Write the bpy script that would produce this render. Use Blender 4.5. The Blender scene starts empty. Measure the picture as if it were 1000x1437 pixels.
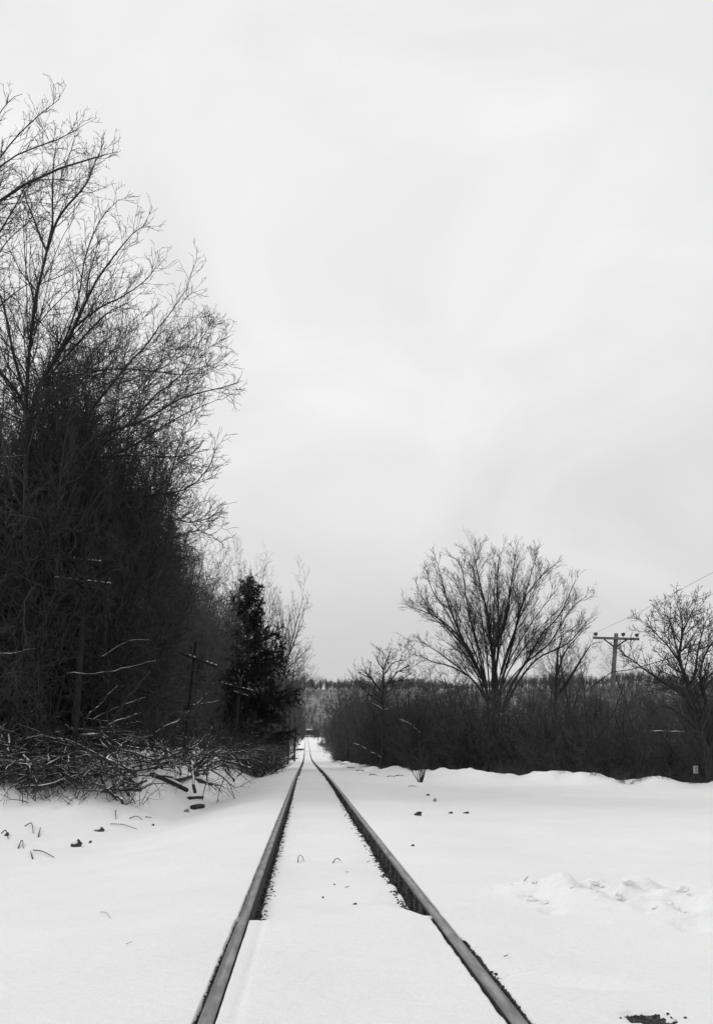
import bpy, math, random
import numpy as np
from mathutils import Vector, Matrix

rng = np.random.default_rng(11)
random.seed(5)
sc = bpy.context.scene
col = sc.collection
PI = math.pi

# ------------------------------------------------------------------ camera
F = 1100.0                      # focal length in photo pixels (photo 1000 x 1437)
PITCH = math.radians(8.0)
YAW = math.atan(70.5 / F * math.cos(PITCH))
CX, CY = 500.0, 1049.0 - F * math.tan(PITCH)
CAM = np.array([-0.28, 0.0, 1.30])
_fwd = np.array([math.sin(YAW) * math.cos(PITCH), math.cos(YAW) * math.cos(PITCH), math.sin(PITCH)])
_rgt = np.array([math.cos(YAW), -math.sin(YAW), 0.0])
_up = np.cross(_rgt, _fwd)


def ray(px, py):
    return _fwd + _rgt * ((px - CX) / F) + _up * ((CY - py) / F)


def at(px, py, Y):
    """world point seen at a photo pixel, on the upright plane Y metres down the line"""
    d = ray(px, py)
    return CAM + d * (Y / d[1])


cam_d = bpy.data.cameras.new('camera')
cam = bpy.data.objects.new('camera', cam_d)
col.objects.link(cam)
cam.location = CAM
cam.rotation_euler = (PI / 2 + PITCH, 0, -YAW)
cam_d.sensor_fit = 'VERTICAL'
cam_d.sensor_height = 36.0
cam_d.lens = F * 36.0 / 1437.0
cam_d.shift_y = (CY - 718.5) / 1437.0
cam_d.clip_start = 0.05
cam_d.clip_end = 6000
sc.camera = cam

# ------------------------------------------------------------------ noise


def _hash(ix, iy, s):
    h = (ix.astype(np.int64) * 374761393 + iy.astype(np.int64) * 668265263 + s * 974634777) & 0x7fffffff
    h = ((h ^ (h >> 13)) * 1274126177) & 0x7fffffff
    h = (h ^ (h >> 16)) & 0xffff
    return h / 65535.0


def vn(x, y, s=0):
    x = np.asarray(x, float); y = np.asarray(y, float)
    ix = np.floor(x); iy = np.floor(y)
    fx = x - ix; fy = y - iy
    fx = fx * fx * (3 - 2 * fx); fy = fy * fy * (3 - 2 * fy)
    a = _hash(ix, iy, s); b = _hash(ix + 1, iy, s); c = _hash(ix, iy + 1, s); d = _hash(ix + 1, iy + 1, s)
    return (a + (b - a) * fx) * (1 - fy) + (c + (d - c) * fx) * fy - 0.5


def fbm(x, y, s=0, o=3):
    r = 0; a = 1.0
    for k in range(o):
        r = r + a * vn(x * 2 ** k, y * 2 ** k, s + k * 17)
        a *= 0.5
    return r


def sst(a, b, x):
    t = np.clip((x - a) / (b - a), 0, 1)
    return t * t * (3 - 2 * t)


# ------------------------------------------------------------------ terrain
ZY = np.array([-60, 0, 30, 46, 77, 115, 148, 209, 271, 380, 487, 600, 720, 800, 3000.])
ZZ = np.array([0, 0, 0, -.08, -.37, -.65, -.72, .15, 2.0, 3.9, 6.0, 8.2, 10.5, 11.5, 12.])
_fy = np.arange(-60, 3000, 1.0)
_fz = np.interp(_fy, ZY, ZZ)
_k = np.exp(-(np.arange(-12, 13) / 5.0) ** 2); _k /= _k.sum()
_fz = np.convolve(np.pad(_fz, 12, mode='edge'), _k, mode='valid')
XR = 0.7525        # rail centre
HW = 0.0375        # half width of the rail head
YC = 6.42          # far edge of the snowed-over crossing


def zp(y):
    return np.interp(y, _fy, _fz)


HEDGE = [(40, 24), (24, 26.2), (17, 28.2), (12, 31.5), (8.2, 39.5), (5.2, 47), (4.4, 60), (3.9, 90), (3.9, 130), (4.3, 900)]
HED_Y = np.array([p[1] for p in HEDGE]); HED_X = np.array([p[0] for p in HEDGE], float)


def terrain(x, y):
    x = np.asarray(x, float); y = np.asarray(y, float)
    z = zp(y)
    z = z - np.maximum(z, 0) * sst(12, 60, np.abs(x))
    cen = 1 - np.clip(np.abs(x) / XR, 0, 1) ** 3
    y0_ = y
    y = y - .34 * sst(.03, .22, XR - HW - x) * (x > 0) * sst(.1, .5, x)
    far = sst(YC - 0.06 - .25 * cen, YC + 0.10 + .9 * cen, y + 0.10 * vn(x * 2.5, y * 0, 3) + 0.03 * vn(x * 9, y * 0, 8))
    y = y0_
    ax = np.abs(x)
    ins = ax < XR
    # between the rails
    zin = (-0.012 + 0.010 * fbm(x * 1.6, y * .9, 4)) * (1 - far) + far * (-0.115 + 0.018 * fbm(x * 2, y * 1.2, 5)
          + 0.010 * np.cos(y * 2 * PI / 0.55) * sst(2, 14, y))
    zin = zin - (1 - far) * 0.010 * np.exp(-((x + XR - 0.150 - .02 * vn(y * .7, 0 * y, 9)) / 0.030) ** 2)
    # outside, left
    dl = -x - XR
    bank = sst(15, 25, y + 0.35 * (x + 5))
    left = -0.02 - 0.42 * sst(0.25, 3.0, dl) * (0.35 + 0.65 * sst(5, 16, y))
    left = left + bank * ((1.65 + .35 * fbm(x * .5, y * .3, 27)) * sst(2.3, 5.0, dl) + 0.5 * sst(5.5, 16, dl) + 2.5 * sst(14, 60, dl))
    left = left + (1 - bank) * 0.25 * sst(5, 14, dl)
    # outside, right
    dr = x - XR
    right = -0.008 - 0.10 * sst(0.3, 2.4, dr) * sst(5, 12, y) - 0.03 * sst(2, 9, dr)
    hx = np.interp(y, HED_Y, HED_X)
    edge = x - hx
    ramp = sst(24, 30, y) * (1 - sst(80, 120, y))
    wob = fbm(x * .9, y * .5, 31, 3)
    right = right + ramp * (0.30 + 0.42 * wob) * np.exp(-((edge + 0.9) / 1.1) ** 2)
    right = right - 0.35 * sst(0.3, 2.0, edge) * sst(22, 27, y) * (1 - sst(95, 150, y))
    # ploughed mound in the right foreground
    cr = 7.30 - 0.70 * (x - 1.75) + .12 * vn(x * 2.3, 0 * x, 40)
    m = np.exp(-((y - cr) / np.where(y > cr, .30, .60)) ** 2) * sst(1.40, 1.95, x) * (1 - .35 * sst(4, 5.5, x))
    right = right + m * (0.12 + 0.19 * np.maximum(fbm(x * 3.0, y * 3.2, 41, 5), -.22) + .10 * vn(x * 7, y * 7, 47) + .06 * np.abs(vn(x * 11, y * 11, 48)))
    lum = np.exp(-((x - 1.95) / .18) ** 2 - ((y - 7.15) / .2) ** 2)
    right = right + .06 * lum + .06 * np.exp(-((x - 2.3) / .10) ** 2 - ((y - 7.05) / .10) ** 2)
    for (fx, fy_, sx, sy, dp) in FOOT:
        right = right - dp * np.exp(-((x - fx) / sx) ** 4 - ((y - fy_) / sy) ** 4)
    # soft wheel hollow across the right foreground
    right = right - 0.05 * np.exp(-((y - 4.9 + 0.5 * (x - .64)) / 0.11) ** 2) * sst(.62, .85, x) * (1 - sst(1.2, 1.7, x))
    # hollow behind mound
    right = right - 0.10 * np.exp(-((y - 7.75 + .12 * (x - 3)) / .40) ** 2) * sst(2.2, 3.0, x)
    out = np.where(x < 0, left, right) 
    zz = np.where(ins, zin, out)
    # undulation
    amp = sst(0.9, 2.2, ax)
    zz = zz + amp * (0.055 * fbm(x * .35, y * .28, 21, 3) + 0.014 * fbm(x * 1.7, y * 1.3, 23, 3)) + 0.0055 * fbm(x * 3, y * 8, 25, 3)
    # bare strips beside the rails
    bare = np.zeros_like(zz)

    def strip(side, inner, w, depth, mask):
        nonlocal zz, bare
        e = XR - HW if inner else XR + HW
        d = (e - side * x) if inner else (side * x - e)
        ww = np.maximum(w, 0) * mask
        t = (1 - sst(ww * .75, ww + .012, d)) * (d > -HW * 2.2) * (ww > 0.004)
        zz = zz * (1 - t) + (zp(y) * 0 + depth) * t
        bare = np.maximum(bare, t)
    n1 = vn(y * 9, y * 0, 51) + .7 * vn(y * 27, y * 0, 52)
    n2 = vn(y * 8, y * 0, 53) + .7 * vn(y * 25, y * 0, 54)
    n3 = vn(y * 7, y * 0, 55) + .8 * vn(y * 21, y * 0, 56)
    n4 = vn(y * 2.1, y * 0, 57)
    nearm = (1 - far)
    fade = 1 - 0.45 * sst(14, 40, y)
    strip(-1, False, 0.017 + .008 * n1, -0.06, (y < YC - .02) * 1.0)
    strip(-1, True, 0.003 + .003 * n2, -0.03, (y < YC - .1) * 1.0)
    strip(1, True, 0.013 + .006 * n1 + .01 * (n4 > .3), -0.05, (y < YC - .1) * 1.0)
    strip(1, False, 0.014 + .045 * np.maximum(n4 + .18, 0) * 2 + .014 * n2, -0.035, sst(5.75, 5.5, y) * 1.0)
    strip(-1, True, (0.062 + .018 * n3) * fade, -0.150, (far > .5) * 1.0)
    strip(1, True, (0.080 + .018 * vn(y * 6, y * 0, 58) + .03 * vn(y * 1.3, y * 0, 59)) * fade, -0.160, (far > .5) * 1.0)
    strip(-1, False, 0.008 + .006 * n2, -0.045, (far > .5) * 1.0)
    strip(1, False, 0.004 + .004 * n3, -0.035, (far > .5) * 1.0)
    # bare gravel patch, lower right
    pd = 1.15 * np.sqrt(((x - 1.42) / .13) ** 2 + ((y - 3.93 + .55 * (x - 1.42)) / .11) ** 2) + 1.1 * fbm(x * 9, y * 11, 61, 3)
    t = 1 - sst(.75, 1.0, pd)
    zz = zz - .035 * t
    bare = np.maximum(bare, t)
    return z + zz, bare


FOOT = []


def gz(x, y):
    return float(terrain(np.array([x]), np.array([y]))[0][0])


_hy = np.concatenate([np.arange(2.5, 40, .02), np.arange(40, 300, .25), np.arange(300, 900, 1)])


def hit(px, py):
    d = ray(px, py)
    P = CAM[None, :] + d[None, :] * (_hy / d[1])[:, None]
    z, _ = terrain(P[:, 0], P[:, 1])
    k = np.argmax(P[:, 2] <= z)
    if not (P[:, 2] <= z).any():
        k = len(_hy) - 1
    p = P[k].copy(); p[2] = z[k]
    return p


_foot = []
for (a, b, s) in ((748, 1254, 1.), (757, 1243, .6), (905, 1266, .9), (968, 1272, 1.1), (971, 1297, 1.2), (880, 1262, .6), (776, 1278, .8)):
    p = hit(a, b)
    _foot.append((p[0], p[1], .10 * s, .12 * s, .05))
FOOT = _foot

# ------------------------------------------------------------------ materials


def mat(name):
    m = bpy.data.materials.new(name)
    m.use_nodes = True
    nt = m.node_tree
    b = nt.nodes['Principled BSDF']
    return m, nt, b


def noise(nt, scale, detail=4, rough=.55, vec=None, w=None):
    n = nt.nodes.new('ShaderNodeTexNoise')
    n.inputs['Scale'].default_value = scale
    n.inputs['Detail'].default_value = detail
    n.inputs['Roughness'].default_value = rough
    if vec is not None:
        nt.links.new(vec, n.inputs['Vector'])
    return n


def ramp(nt, fac, stops):
    r = nt.nodes.new('ShaderNodeValToRGB')
    e = r.color_ramp.elements
    while len(e) < len(stops):
        e.new(.5)
    for el, (p, c) in zip(e, stops):
        el.position = p
        el.color = (c, c, c, 1)
    nt.links.new(fac, r.inputs['Fac'])
    return r


def coords(nt, scale=(1, 1, 1), kind='Object'):
    t = nt.nodes.new('ShaderNodeTexCoord')
    mp = nt.nodes.new('ShaderNodeMapping')
    mp.inputs['Scale'].default_value = scale
    nt.links.new(t.outputs[kind], mp.inputs['Vector'])
    return mp.outputs['Vector']


def bump(nt, b, h, strength, dist):
    bp = nt.nodes.new('ShaderNodeBump')
    bp.inputs['Strength'].default_value = strength
    bp.inputs['Distance'].default_value = dist
    nt.links.new(h, bp.inputs['Height'])
    nt.links.new(bp.outputs['Normal'], b.inputs['Normal'])
    return bp


def mixc(nt, fac, a, b):
    m = nt.nodes.new('ShaderNodeMix')
    m.data_type = 'RGBA'
    nt.links.new(fac, m.inputs[0])
    for s, v in ((6, a), (7, b)):
        if isinstance(v, float):
            m.inputs[s].default_value = (v, v, v, 1)
        else:
            nt.links.new(v, m.inputs[s])
    return m.outputs[2]


def make_snow(name, attr=False):
    m, nt, b = mat(name)
    v = coords(nt, (1, 1, 1))
    n1 = noise(nt, .6, 5, .6, v)
    base = ramp(nt, n1.outputs['Fac'], [(.3, .805), (.7, .865)]).outputs['Color']
    v2 = coords(nt, (3, 9, 5))
    n2 = noise(nt, 3.0, 6, .65, v2)
    n3 = noise(nt, 60, 3, .6, v)
    ad = nt.nodes.new('ShaderNodeMath'); ad.operation = 'MULTIPLY_ADD'
    nt.links.new(n3.outputs['Fac'], ad.inputs[0]); ad.inputs[1].default_value = .22
    nt.links.new(n2.outputs['Fac'], ad.inputs[2])
    bump(nt, b, ad.outputs[0], .8, .03)
    if attr:
        a = nt.nodes.new('ShaderNodeAttribute'); a.attribute_name = 'bare'
        ng = noise(nt, 42, 4, .7, v)
        g = ramp(nt, ng.outputs['Fac'], [(.38, .010), (.55, .035), (.72, .16)]).outputs['Color']
        th = nt.nodes.new('ShaderNodeMath'); th.operation = 'ADD'
        ne = noise(nt, 30, 3, .6, v)
        nt.links.new(a.outputs['Fac'], th.inputs[0])
        sb = nt.nodes.new('ShaderNodeMath'); sb.operation = 'MULTIPLY_ADD'
        nt.links.new(ne.outputs['Fac'], sb.inputs[0]); sb.inputs[1].default_value = .9; sb.inputs[2].default_value = -.45
        nt.links.new(sb.outputs[0], th.inputs[1])
        fr = ramp(nt, th.outputs[0], [(.46, 0), (.56, 1)])
        base = mixc(nt, fr.outputs['Color'], base, g)
    nt.links.new(base, b.inputs['Base Color'])
    b.inputs['Roughness'].default_value = .75
    b.inputs['Specular IOR Level'].default_value = .25
    return m


def make_rough(name, lo, hi, scale, rough=.85, bumpd=.01, stretch=(1, 1, 1), snow=0.0, spec=.25, snowscale=9.0):
    m, nt, b = mat(name)
    v = coords(nt, stretch)
    n = noise(nt, scale, 5, .65, v)
    c = ramp(nt, n.outputs['Fac'], [(.32, lo), (.68, hi)]).outputs['Color']
    if bumpd:
        bump(nt, b, n.outputs['Fac'], .8, bumpd)
    if snow:
        g = nt.nodes.new('ShaderNodeNewGeometry')
        s = nt.nodes.new('ShaderNodeSeparateXYZ')
        nt.links.new(g.outputs['Normal'], s.inputs[0])
        n2 = noise(nt, snowscale, 3, .6, coords(nt, (1, 1, 1)))
        ad = nt.nodes.new('ShaderNodeMath'); ad.operation = 'ADD'
        nt.links.new(s.outputs['Z'], ad.inputs[0])
        sb = nt.nodes.new('ShaderNodeMath'); sb.operation = 'MULTIPLY_ADD'
        nt.links.new(n2.outputs['Fac'], sb.inputs[0]); sb.inputs[1].default_value = 1.6; sb.inputs[2].default_value = -1.6 + snow
        nt.links.new(sb.outputs[0], ad.inputs[1])
        fr = ramp(nt, ad.outputs[0], [(.62, 0), (.74, 1)])
        c = mixc(nt, fr.outputs['Color'], c, .8)
    nt.links.new(c, b.inputs['Base Color'])
    b.inputs['Roughness'].default_value = rough
    b.inputs['Specular IOR Level'].default_value = spec
    return m


M = {}
M['ground'] = make_snow('snow_ground', True)
M['snow'] = make_snow('snow')
M['hill'] = make_rough('hill_snow', .09, .27, .05, bumpd=0)
M['bark'] = make_rough('bark', .012, .042, 14, stretch=(1, 1, .25))
M['twig'] = make_rough('twig', .026, .06, 6, bumpd=0)
M['brush'] = make_rough('brush', .022, .055, 6, bumpd=0, snow=.42, snowscale=3.0)
M['brush_dark'] = make_rough('dark_brush', .02, .055, 6, bumpd=0, snow=.20, snowscale=2.0)
M['snowbark'] = make_rough('snowy_bark', .014, .045, 14, stretch=(1, 1, 1), snow=.60, snowscale=5.0)
M['needle'] = make_rough('needles', .012, .032, 8, bumpd=0)
M['far'] = make_rough('hazed_far_wood', .075, .13, .05, bumpd=0)  # paler than near bark: aerial haze put into the base colour
M['oldwood'] = make_rough('old_wood', .012, .030, 18, stretch=(1, 1, .12), bumpd=.006)
M['polewood'] = make_rough('weathered_wood', .10, .19, 14, stretch=(1, 1, .1), bumpd=.006)
M['stone'] = make_rough('stone', .02, .07, 14, bumpd=.01)
M['palestone'] = make_rough('pale_stone', .18, .34, 14, bumpd=.01)
M['gravel'] = make_rough('gravel', .015, .10, 30, bumpd=.005)
M['rust'] = make_rough('rusty_steel', .022, .055, 30, bumpd=.003, rough=.7)
M['dark'] = make_rough('dark_glaze', .02, .03, 20, bumpd=0, rough=.3, spec=.5)
M['hazed_grey_brush'] = make_rough('hazed_grey_brush', .05, .12, 6, bumpd=0, snow=.16, snowscale=2.0)  # paler copy for the rear rows on the left, depth haze painted in
M['mid_brush'] = make_rough('mid_brush', .032, .080, 6, bumpd=0, snow=.16, snowscale=2.0)  # tone of the right scrub, also the middle step of the painted haze
M['hazed_far_brush'] = make_rough('hazed_far_brush', .06, .11, 6, bumpd=0, snow=.12, snowscale=2.0)  # palest copy for distant crowns: haze painted into the twig colour
M['wire'] = make_rough('wire', .22, .28, 3, bumpd=0)
M['signface'] = make_rough('sign_paint', .30, .45, 9, bumpd=0, rough=.5)
M['signmark'] = make_rough('sign_mark', .03, .05, 9, bumpd=0, rough=.5)
M['galv'] = make_rough('galvanised_steel', .25, .38, 22, bumpd=0, rough=.55)
M['concrete'] = make_rough('concrete', .16, .25, 3, bumpd=.01)

m, nt, b = mat('worn_rail_steel')
v = coords(nt, (26, .35, 1))
n = noise(nt, 3.0, 5, .6, v)
nf = noise(nt, 5.0, 4, .6, coords(nt, (3, .6, 1)))
ad = nt.nodes.new('ShaderNodeMath'); ad.operation = 'MULTIPLY_ADD'
nt.links.new(n.outputs['Fac'], ad.inputs[0]); ad.inputs[1].default_value = .32
nt.links.new(nf.outputs['Fac'], ad.inputs[2])
sx_ = nt.nodes.new('ShaderNodeSeparateXYZ'); nt.links.new(coords(nt), sx_.inputs[0])
ab = nt.nodes.new('ShaderNodeMath'); ab.operation = 'ABSOLUTE'; nt.links.new(sx_.outputs['X'], ab.inputs[0])
sb2 = nt.nodes.new('ShaderNodeMath'); sb2.operation = 'SUBTRACT'; nt.links.new(ab.outputs[0], sb2.inputs[0]); sb2.inputs[1].default_value = XR - .006
ab2 = nt.nodes.new('ShaderNodeMath'); ab2.operation = 'ABSOLUTE'; nt.links.new(sb2.outputs[0], ab2.inputs[0])
bd = ramp(nt, ab2.outputs[0], [(0.0, .16), (.014, .10), (.026, -.0), (.04, 0)])
ad2 = nt.nodes.new('ShaderNodeMath'); ad2.operation = 'ADD'
nt.links.new(ad.outputs[0], ad2.inputs[0]); nt.links.new(bd.outputs['Color'], ad2.inputs[1])
ad = ad2
c = ramp(nt, ad.outputs[0], [(.45, .10), (.68, .17), (.95, .33)])
nt.links.new(c.outputs['Color'], b.inputs['Base Color'])
b.inputs['Metallic'].default_value = .25
b.inputs['Roughness'].default_value = .55
bump(nt, b, n.outputs['Fac'], .2, .002)
M['railtop'] = m

# ------------------------------------------------------------------ mesh helpers


def np_mesh(name, V, Q, mats, smooth=True, midx=None):
    """V (n,3); Q list of (k,m) int arrays of polygons"""
    me = bpy.data.meshes.new(name)
    V = np.asarray(V, np.float32)
    if not isinstance(Q, list):
        Q = [Q]
    Q = [np.asarray(q, np.int32) for q in Q if len(q)]
    nl = sum(q.size for q in Q); npoly = sum(len(q) for q in Q)
    me.vertices.add(len(V)); me.vertices.foreach_set('co', V.ravel())
    me.loops.add(nl); me.loops.foreach_set('vertex_index', np.concatenate([q.ravel() for q in Q]))
    sizes = np.concatenate([np.full(len(q), q.shape[1], np.int32) for q in Q])
    starts = np.concatenate([[0], np.cumsum(sizes)[:-1]]).astype(np.int32)
    me.polygons.add(npoly)
    me.polygons.foreach_set('loop_start', starts)
    me.polygons.foreach_set('use_smooth', np.full(npoly, smooth, bool))
    for mm in (mats if isinstance(mats, (list, tuple)) else [mats]):
        me.materials.append(mm)
    if midx is not None:
        me.polygons.foreach_set('material_index', np.asarray(midx, np.int32))
    me.update(calc_edges=True)
    me.validate()
    return me


def link(name, me, parent=None, loc=None):
    o = bpy.data.objects.new(name, me)
    col.objects.link(o)
    if parent is not None:
        o.parent = parent
    if loc is not None:
        o.location = loc
    return o


def tag(o, label=None, cat=None, group=None, kind=None):
    if label: o['label'] = label
    if cat: o['category'] = cat
    if group: o['group'] = group
    if kind: o['kind'] = kind
    return o


def thing(name, loc, label, cat, group=None, rz=0):
    o = bpy.data.objects.new(name, None)
    o.empty_display_size = .2
    col.objects.link(o)
    o.location = loc
    o.rotation_euler = (0, 0, rz)
    return tag(o, label, cat, group)


def copy_tree(src, loc, rz, s, label=None, group=None):
    r = src.copy(); col.objects.link(r)
    r.location = loc; r.rotation_euler = (0, 0, rz)
    r.scale = s if isinstance(s, (tuple, list)) else (s, s, s)
    if label: r['label'] = label
    if group: r['group'] = group
    for ch in src.children:
        c = ch.copy(); col.objects.link(c); c.parent = r
        for g in ch.children:
            d = g.copy(); col.objects.link(d); d.parent = c
    return r


class MB:
    """collects geometry into one mesh"""
    def __init__(self):
        self.V = []; self.Q4 = []; self.Q3 = []; self.n = 0; self.big = []

    def tubes(self, P, R, sides=3, cap=False):
        P = np.asarray(P, float); R = np.asarray(R, float)
        if P.ndim == 2:
            P = P[None]; R = R[None]
        B, n, _ = P.shape
        if B == 0:
            return
        T = np.gradient(P, axis=1)
        T /= np.linalg.norm(T, axis=2, keepdims=True) + 1e-9
        d = P[:, -1] - P[:, 0]
        d /= np.linalg.norm(d, axis=1, keepdims=True) + 1e-9
        ref = np.eye(3)[np.argmin(np.abs(d), axis=1)]
        U = np.cross(T, ref[:, None, :]); U /= np.linalg.norm(U, axis=2, keepdims=True) + 1e-9
        W = np.cross(T, U)
        a = np.arange(sides) * 2 * PI / sides
        ring = P[:, :, None, :] + R[:, :, None, None] * (U[:, :, None, :] * np.cos(a)[None, None, :, None] + W[:, :, None, :] * np.sin(a)[None, None, :, None])
        self.V.append(ring.reshape(-1, 3))
        base = self.n + (np.arange(B) * n * sides)[:, None, None] + (np.arange(n - 1) * sides)[None, :, None]
        j = np.arange(sides)[None, None, :]; j2 = (np.arange(sides) + 1) % sides
        q = np.stack([base + j, base + j2[None, None, :], base + sides + j2[None, None, :], base + sides + j], -1)
        self.Q4.append(q.reshape(-1, 4))
        if cap:
            for bi in range(B):
                s0 = self.n + bi * n * sides
                self.big.append(list(range(s0 + sides - 1, s0 - 1, -1)))
                e0 = s0 + (n - 1) * sides
                self.big.append(list(range(e0, e0 + sides)))
        self.n += B * n * sides

    def raw(self, V, Q):
        V = np.asarray(V, float)
        Q = np.asarray(Q, int) + self.n
        self.V.append(V)
        (self.Q4 if Q.shape[1] == 4 else self.Q3).append(Q)
        self.n += len(V)

    def box(self, c, size, rot=None, bev=0.0):
        sx, sy, sz = [k / 2 for k in size]
        v = np.array([(x, y, z) for x in (-sx, sx) for y in (-sy, sy) for z in (-sz, sz)], float)
        if rot is not None:
            v = v @ np.array(rot).T
        v = v + np.asarray(c)
        q = [(0, 1, 3, 2), (4, 6, 7, 5), (0, 4, 5, 1), (2, 3, 7, 6), (0, 2, 6, 4), (1, 5, 7, 3)]
        self.raw(v, q)

    def rock(self, c, size, seed, rough=.3, rz=0.0):
        v, t = ICO
        r = np.random.default_rng(seed)
        k = 1 + rough * (r.random(len(v)) - .5) * 1.4
        p = v * k[:, None] * np.asarray(size) / 2
        cs, sn = math.cos(rz), math.sin(rz)
        p = np.stack([p[:, 0] * cs - p[:, 1] * sn, p[:, 0] * sn + p[:, 1] * cs, p[:, 2]], 1)
        self.raw(p + np.asarray(c), t)

    def mesh(self, name, mats, smooth=True):
        V = np.concatenate(self.V)
        Q = []
        if self.Q4: Q.append(np.concatenate(self.Q4))
        if self.Q3: Q.append(np.concatenate(self.Q3))
        for b in self.big:
            Q.append(np.array([b]))
        return np_mesh(name, V, Q, mats, smooth)

    def build(self, name, m, parent=None, loc=None, smooth=True):
        return link(name, self.mesh(name, m, smooth), parent, loc)


def _ico():
    import bmesh
    bm = bmesh.new()
    bmesh.ops.create_icosphere(bm, subdivisions=2, radius=1)
    v = np.array([tuple(x.co) for x in bm.verts]); t = np.array([[x.index for x in f.verts] for f in bm.faces])
    bm.free()
    return v, t


ICO = _ico()

# ------------------------------------------------------------------ branching


def norm(a):
    return a / (np.linalg.norm(a, axis=-1, keepdims=True) + 1e-9)


def resample(pts, n):
    pts = np.asarray(pts, float)
    # smooth by Catmull-Rom then resample by arc length
    p = np.vstack([2 * pts[0] - pts[1], pts, 2 * pts[-1] - pts[-2]])
    out = []
    for i in range(1, len(p) - 2):
        for t in np.linspace(0, 1, 8, endpoint=False):
            a, b_, c_, d = p[i - 1], p[i], p[i + 1], p[i + 2]
            out.append(.5 * ((2 * b_) + (-a + c_) * t + (2 * a - 5 * b_ + 4 * c_ - d) * t * t + (-a + 3 * b_ - 3 * c_ + d) * t ** 3))
    out.append(pts[-1]); out = np.array(out)
    s = np.concatenate([[0], np.cumsum(np.linalg.norm(np.diff(out, axis=0), axis=1))])
    u = np.linspace(0, s[-1], n)
    return np.stack([np.interp(u, s, out[:, k]) for k in range(3)], 1)


def spawn(P, R, dens, t0=.25, ang=(30, 55), lr=(.3, .6), tap=.5, n=4, jit=.12, up=.05, rr=.6, rmin=.004, kmin=1, kmax=60, lmin=.15, lmax=99, r=None, wind=None):
    r = r or rng
    B, m, _ = P.shape
    seg = np.diff(P, axis=1)
    L = np.linalg.norm(seg, axis=2).sum(1)
    cnt = np.clip(np.round(L * dens * r.uniform(.75, 1.25, B)), kmin, kmax).astype(int)
    idx = np.repeat(np.arange(B), cnt)
    N = len(idx)
    t = t0 + (1 - t0) * r.random(N) ** .9
    f = np.clip(t * (m - 1), 0, m - 1.001); i = f.astype(int); w = (f - i)[:, None]
    pos = P[idx, i] * (1 - w) + P[idx, i + 1] * w
    rad = R[idx, i] * (1 - w[:, 0]) + R[idx, i + 1] * w[:, 0]
    tan = norm(seg[idx, i])
    perp = norm(np.cross(tan, r.normal(size=(N, 3))))
    a = np.radians(r.uniform(ang[0], ang[1], N))[:, None]
    d = np.cos(a) * tan + np.sin(a) * perp
    ln = np.clip(L[idx] * r.uniform(lr[0], lr[1], N) * (1 - tap * t), lmin, lmax)
    r0 = np.maximum(np.minimum(rad * rr, ln * .022), rmin)
    pts = [pos]
    for k in range(n):
        d = norm(d + r.normal(size=(N, 3)) * jit + np.array([0, 0, up]) + (wind if wind is not None else 0))
        pts.append(pts[-1] + d * (ln / n)[:, None])
    Pc = np.stack(pts, 1)
    Rc = r0[:, None] * np.linspace(1, .35, n + 1)[None, :]
    Rc = np.maximum(Rc, rmin * .7)
    return Pc, Rc


def line_r(n, r0, r1, p=1.0):
    return r1 + (r0 - r1) * (1 - np.linspace(0, 1, n)) ** p


def stems_trunk(mb, stems, n=12, sides=7):
    """stems: list of (pts, r0, r1) -> P,R arrays, added to mb"""
    P = np.stack([resample(s[0], n) for s in stems]); R = np.stack([line_r(n, s[1], s[2], .8) for s in stems])
    mb.tubes(P, R, sides)
    return P, R


def crown_of(P, R, levels, sides=3, r=None):
    mb = MB()
    cur = (P, R)
    for lv in levels:
        cur = spawn(cur[0], cur[1], r=r, **lv)
        mb.tubes(cur[0], cur[1], 4 if cur[1].max() > .03 else sides)
    return mb


def random_stem(r, base, d, L, n, jit, up, r0, r1):
    pts = [np.asarray(base, float)]; d = np.asarray(d, float)
    for k in range(n - 1):
        d = norm(d + r.normal(size=3) * jit + np.array([0, 0, up]))
        pts.append(pts[-1] + d * L / (n - 1))
    return np.array(pts), line_r(n, r0, r1, .8)


# ------------------------------------------------------------------ world, sun
SUN_EL, SUN_AZ = math.radians(40), math.radians(-80)     # azimuth from +Y towards +X
w = bpy.data.worlds.new('World'); sc.world = w; w.use_nodes = True
nt = w.node_tree
bg = nt.nodes['Background']
sky = nt.nodes.new('ShaderNodeTexSky'); sky.sky_type = 'NISHITA'; sky.sun_disc = False
sky.sun_elevation = SUN_EL; sky.sun_rotation = SUN_AZ; sky.air_density = 1.0; sky.dust_density = 4.0
hs = nt.nodes.new('ShaderNodeHueSaturation'); hs.inputs['Saturation'].default_value = 0.0
nt.links.new(sky.outputs['Color'], hs.inputs['Color'])
# overcast layer: bright soft cloud, a little darker near the horizon
tc = nt.nodes.new('ShaderNodeTexCoord')
sx = nt.nodes.new('ShaderNodeSeparateXYZ'); nt.links.new(tc.outputs['Generated'], sx.inputs[0])
gr = ramp(nt, sx.outputs['Z'], [(0.0, .64), (.09, .70), (.20, .78), (.42, .89), (.75, .92)])
mp = nt.nodes.new('ShaderNodeMapping'); mp.inputs['Scale'].default_value = (1.6, 1.6, 2.6)
nt.links.new(tc.outputs['Generated'], mp.inputs['Vector'])
nz = noise(nt, 1.7, 5, .5, mp.outputs['Vector']); nz.inputs['Distortion'].default_value = .6
cl = ramp(nt, nz.outputs['Fac'], [(.34, .90), (.66, 1.05)])
mu = nt.nodes.new('ShaderNodeMix'); mu.data_type = 'RGBA'; mu.blend_type = 'MULTIPLY'; mu.inputs[0].default_value = 1
nt.links.new(gr.outputs['Color'], mu.inputs[6]); nt.links.new(cl.outputs['Color'], mu.inputs[7])
BGS = 0.10
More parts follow.
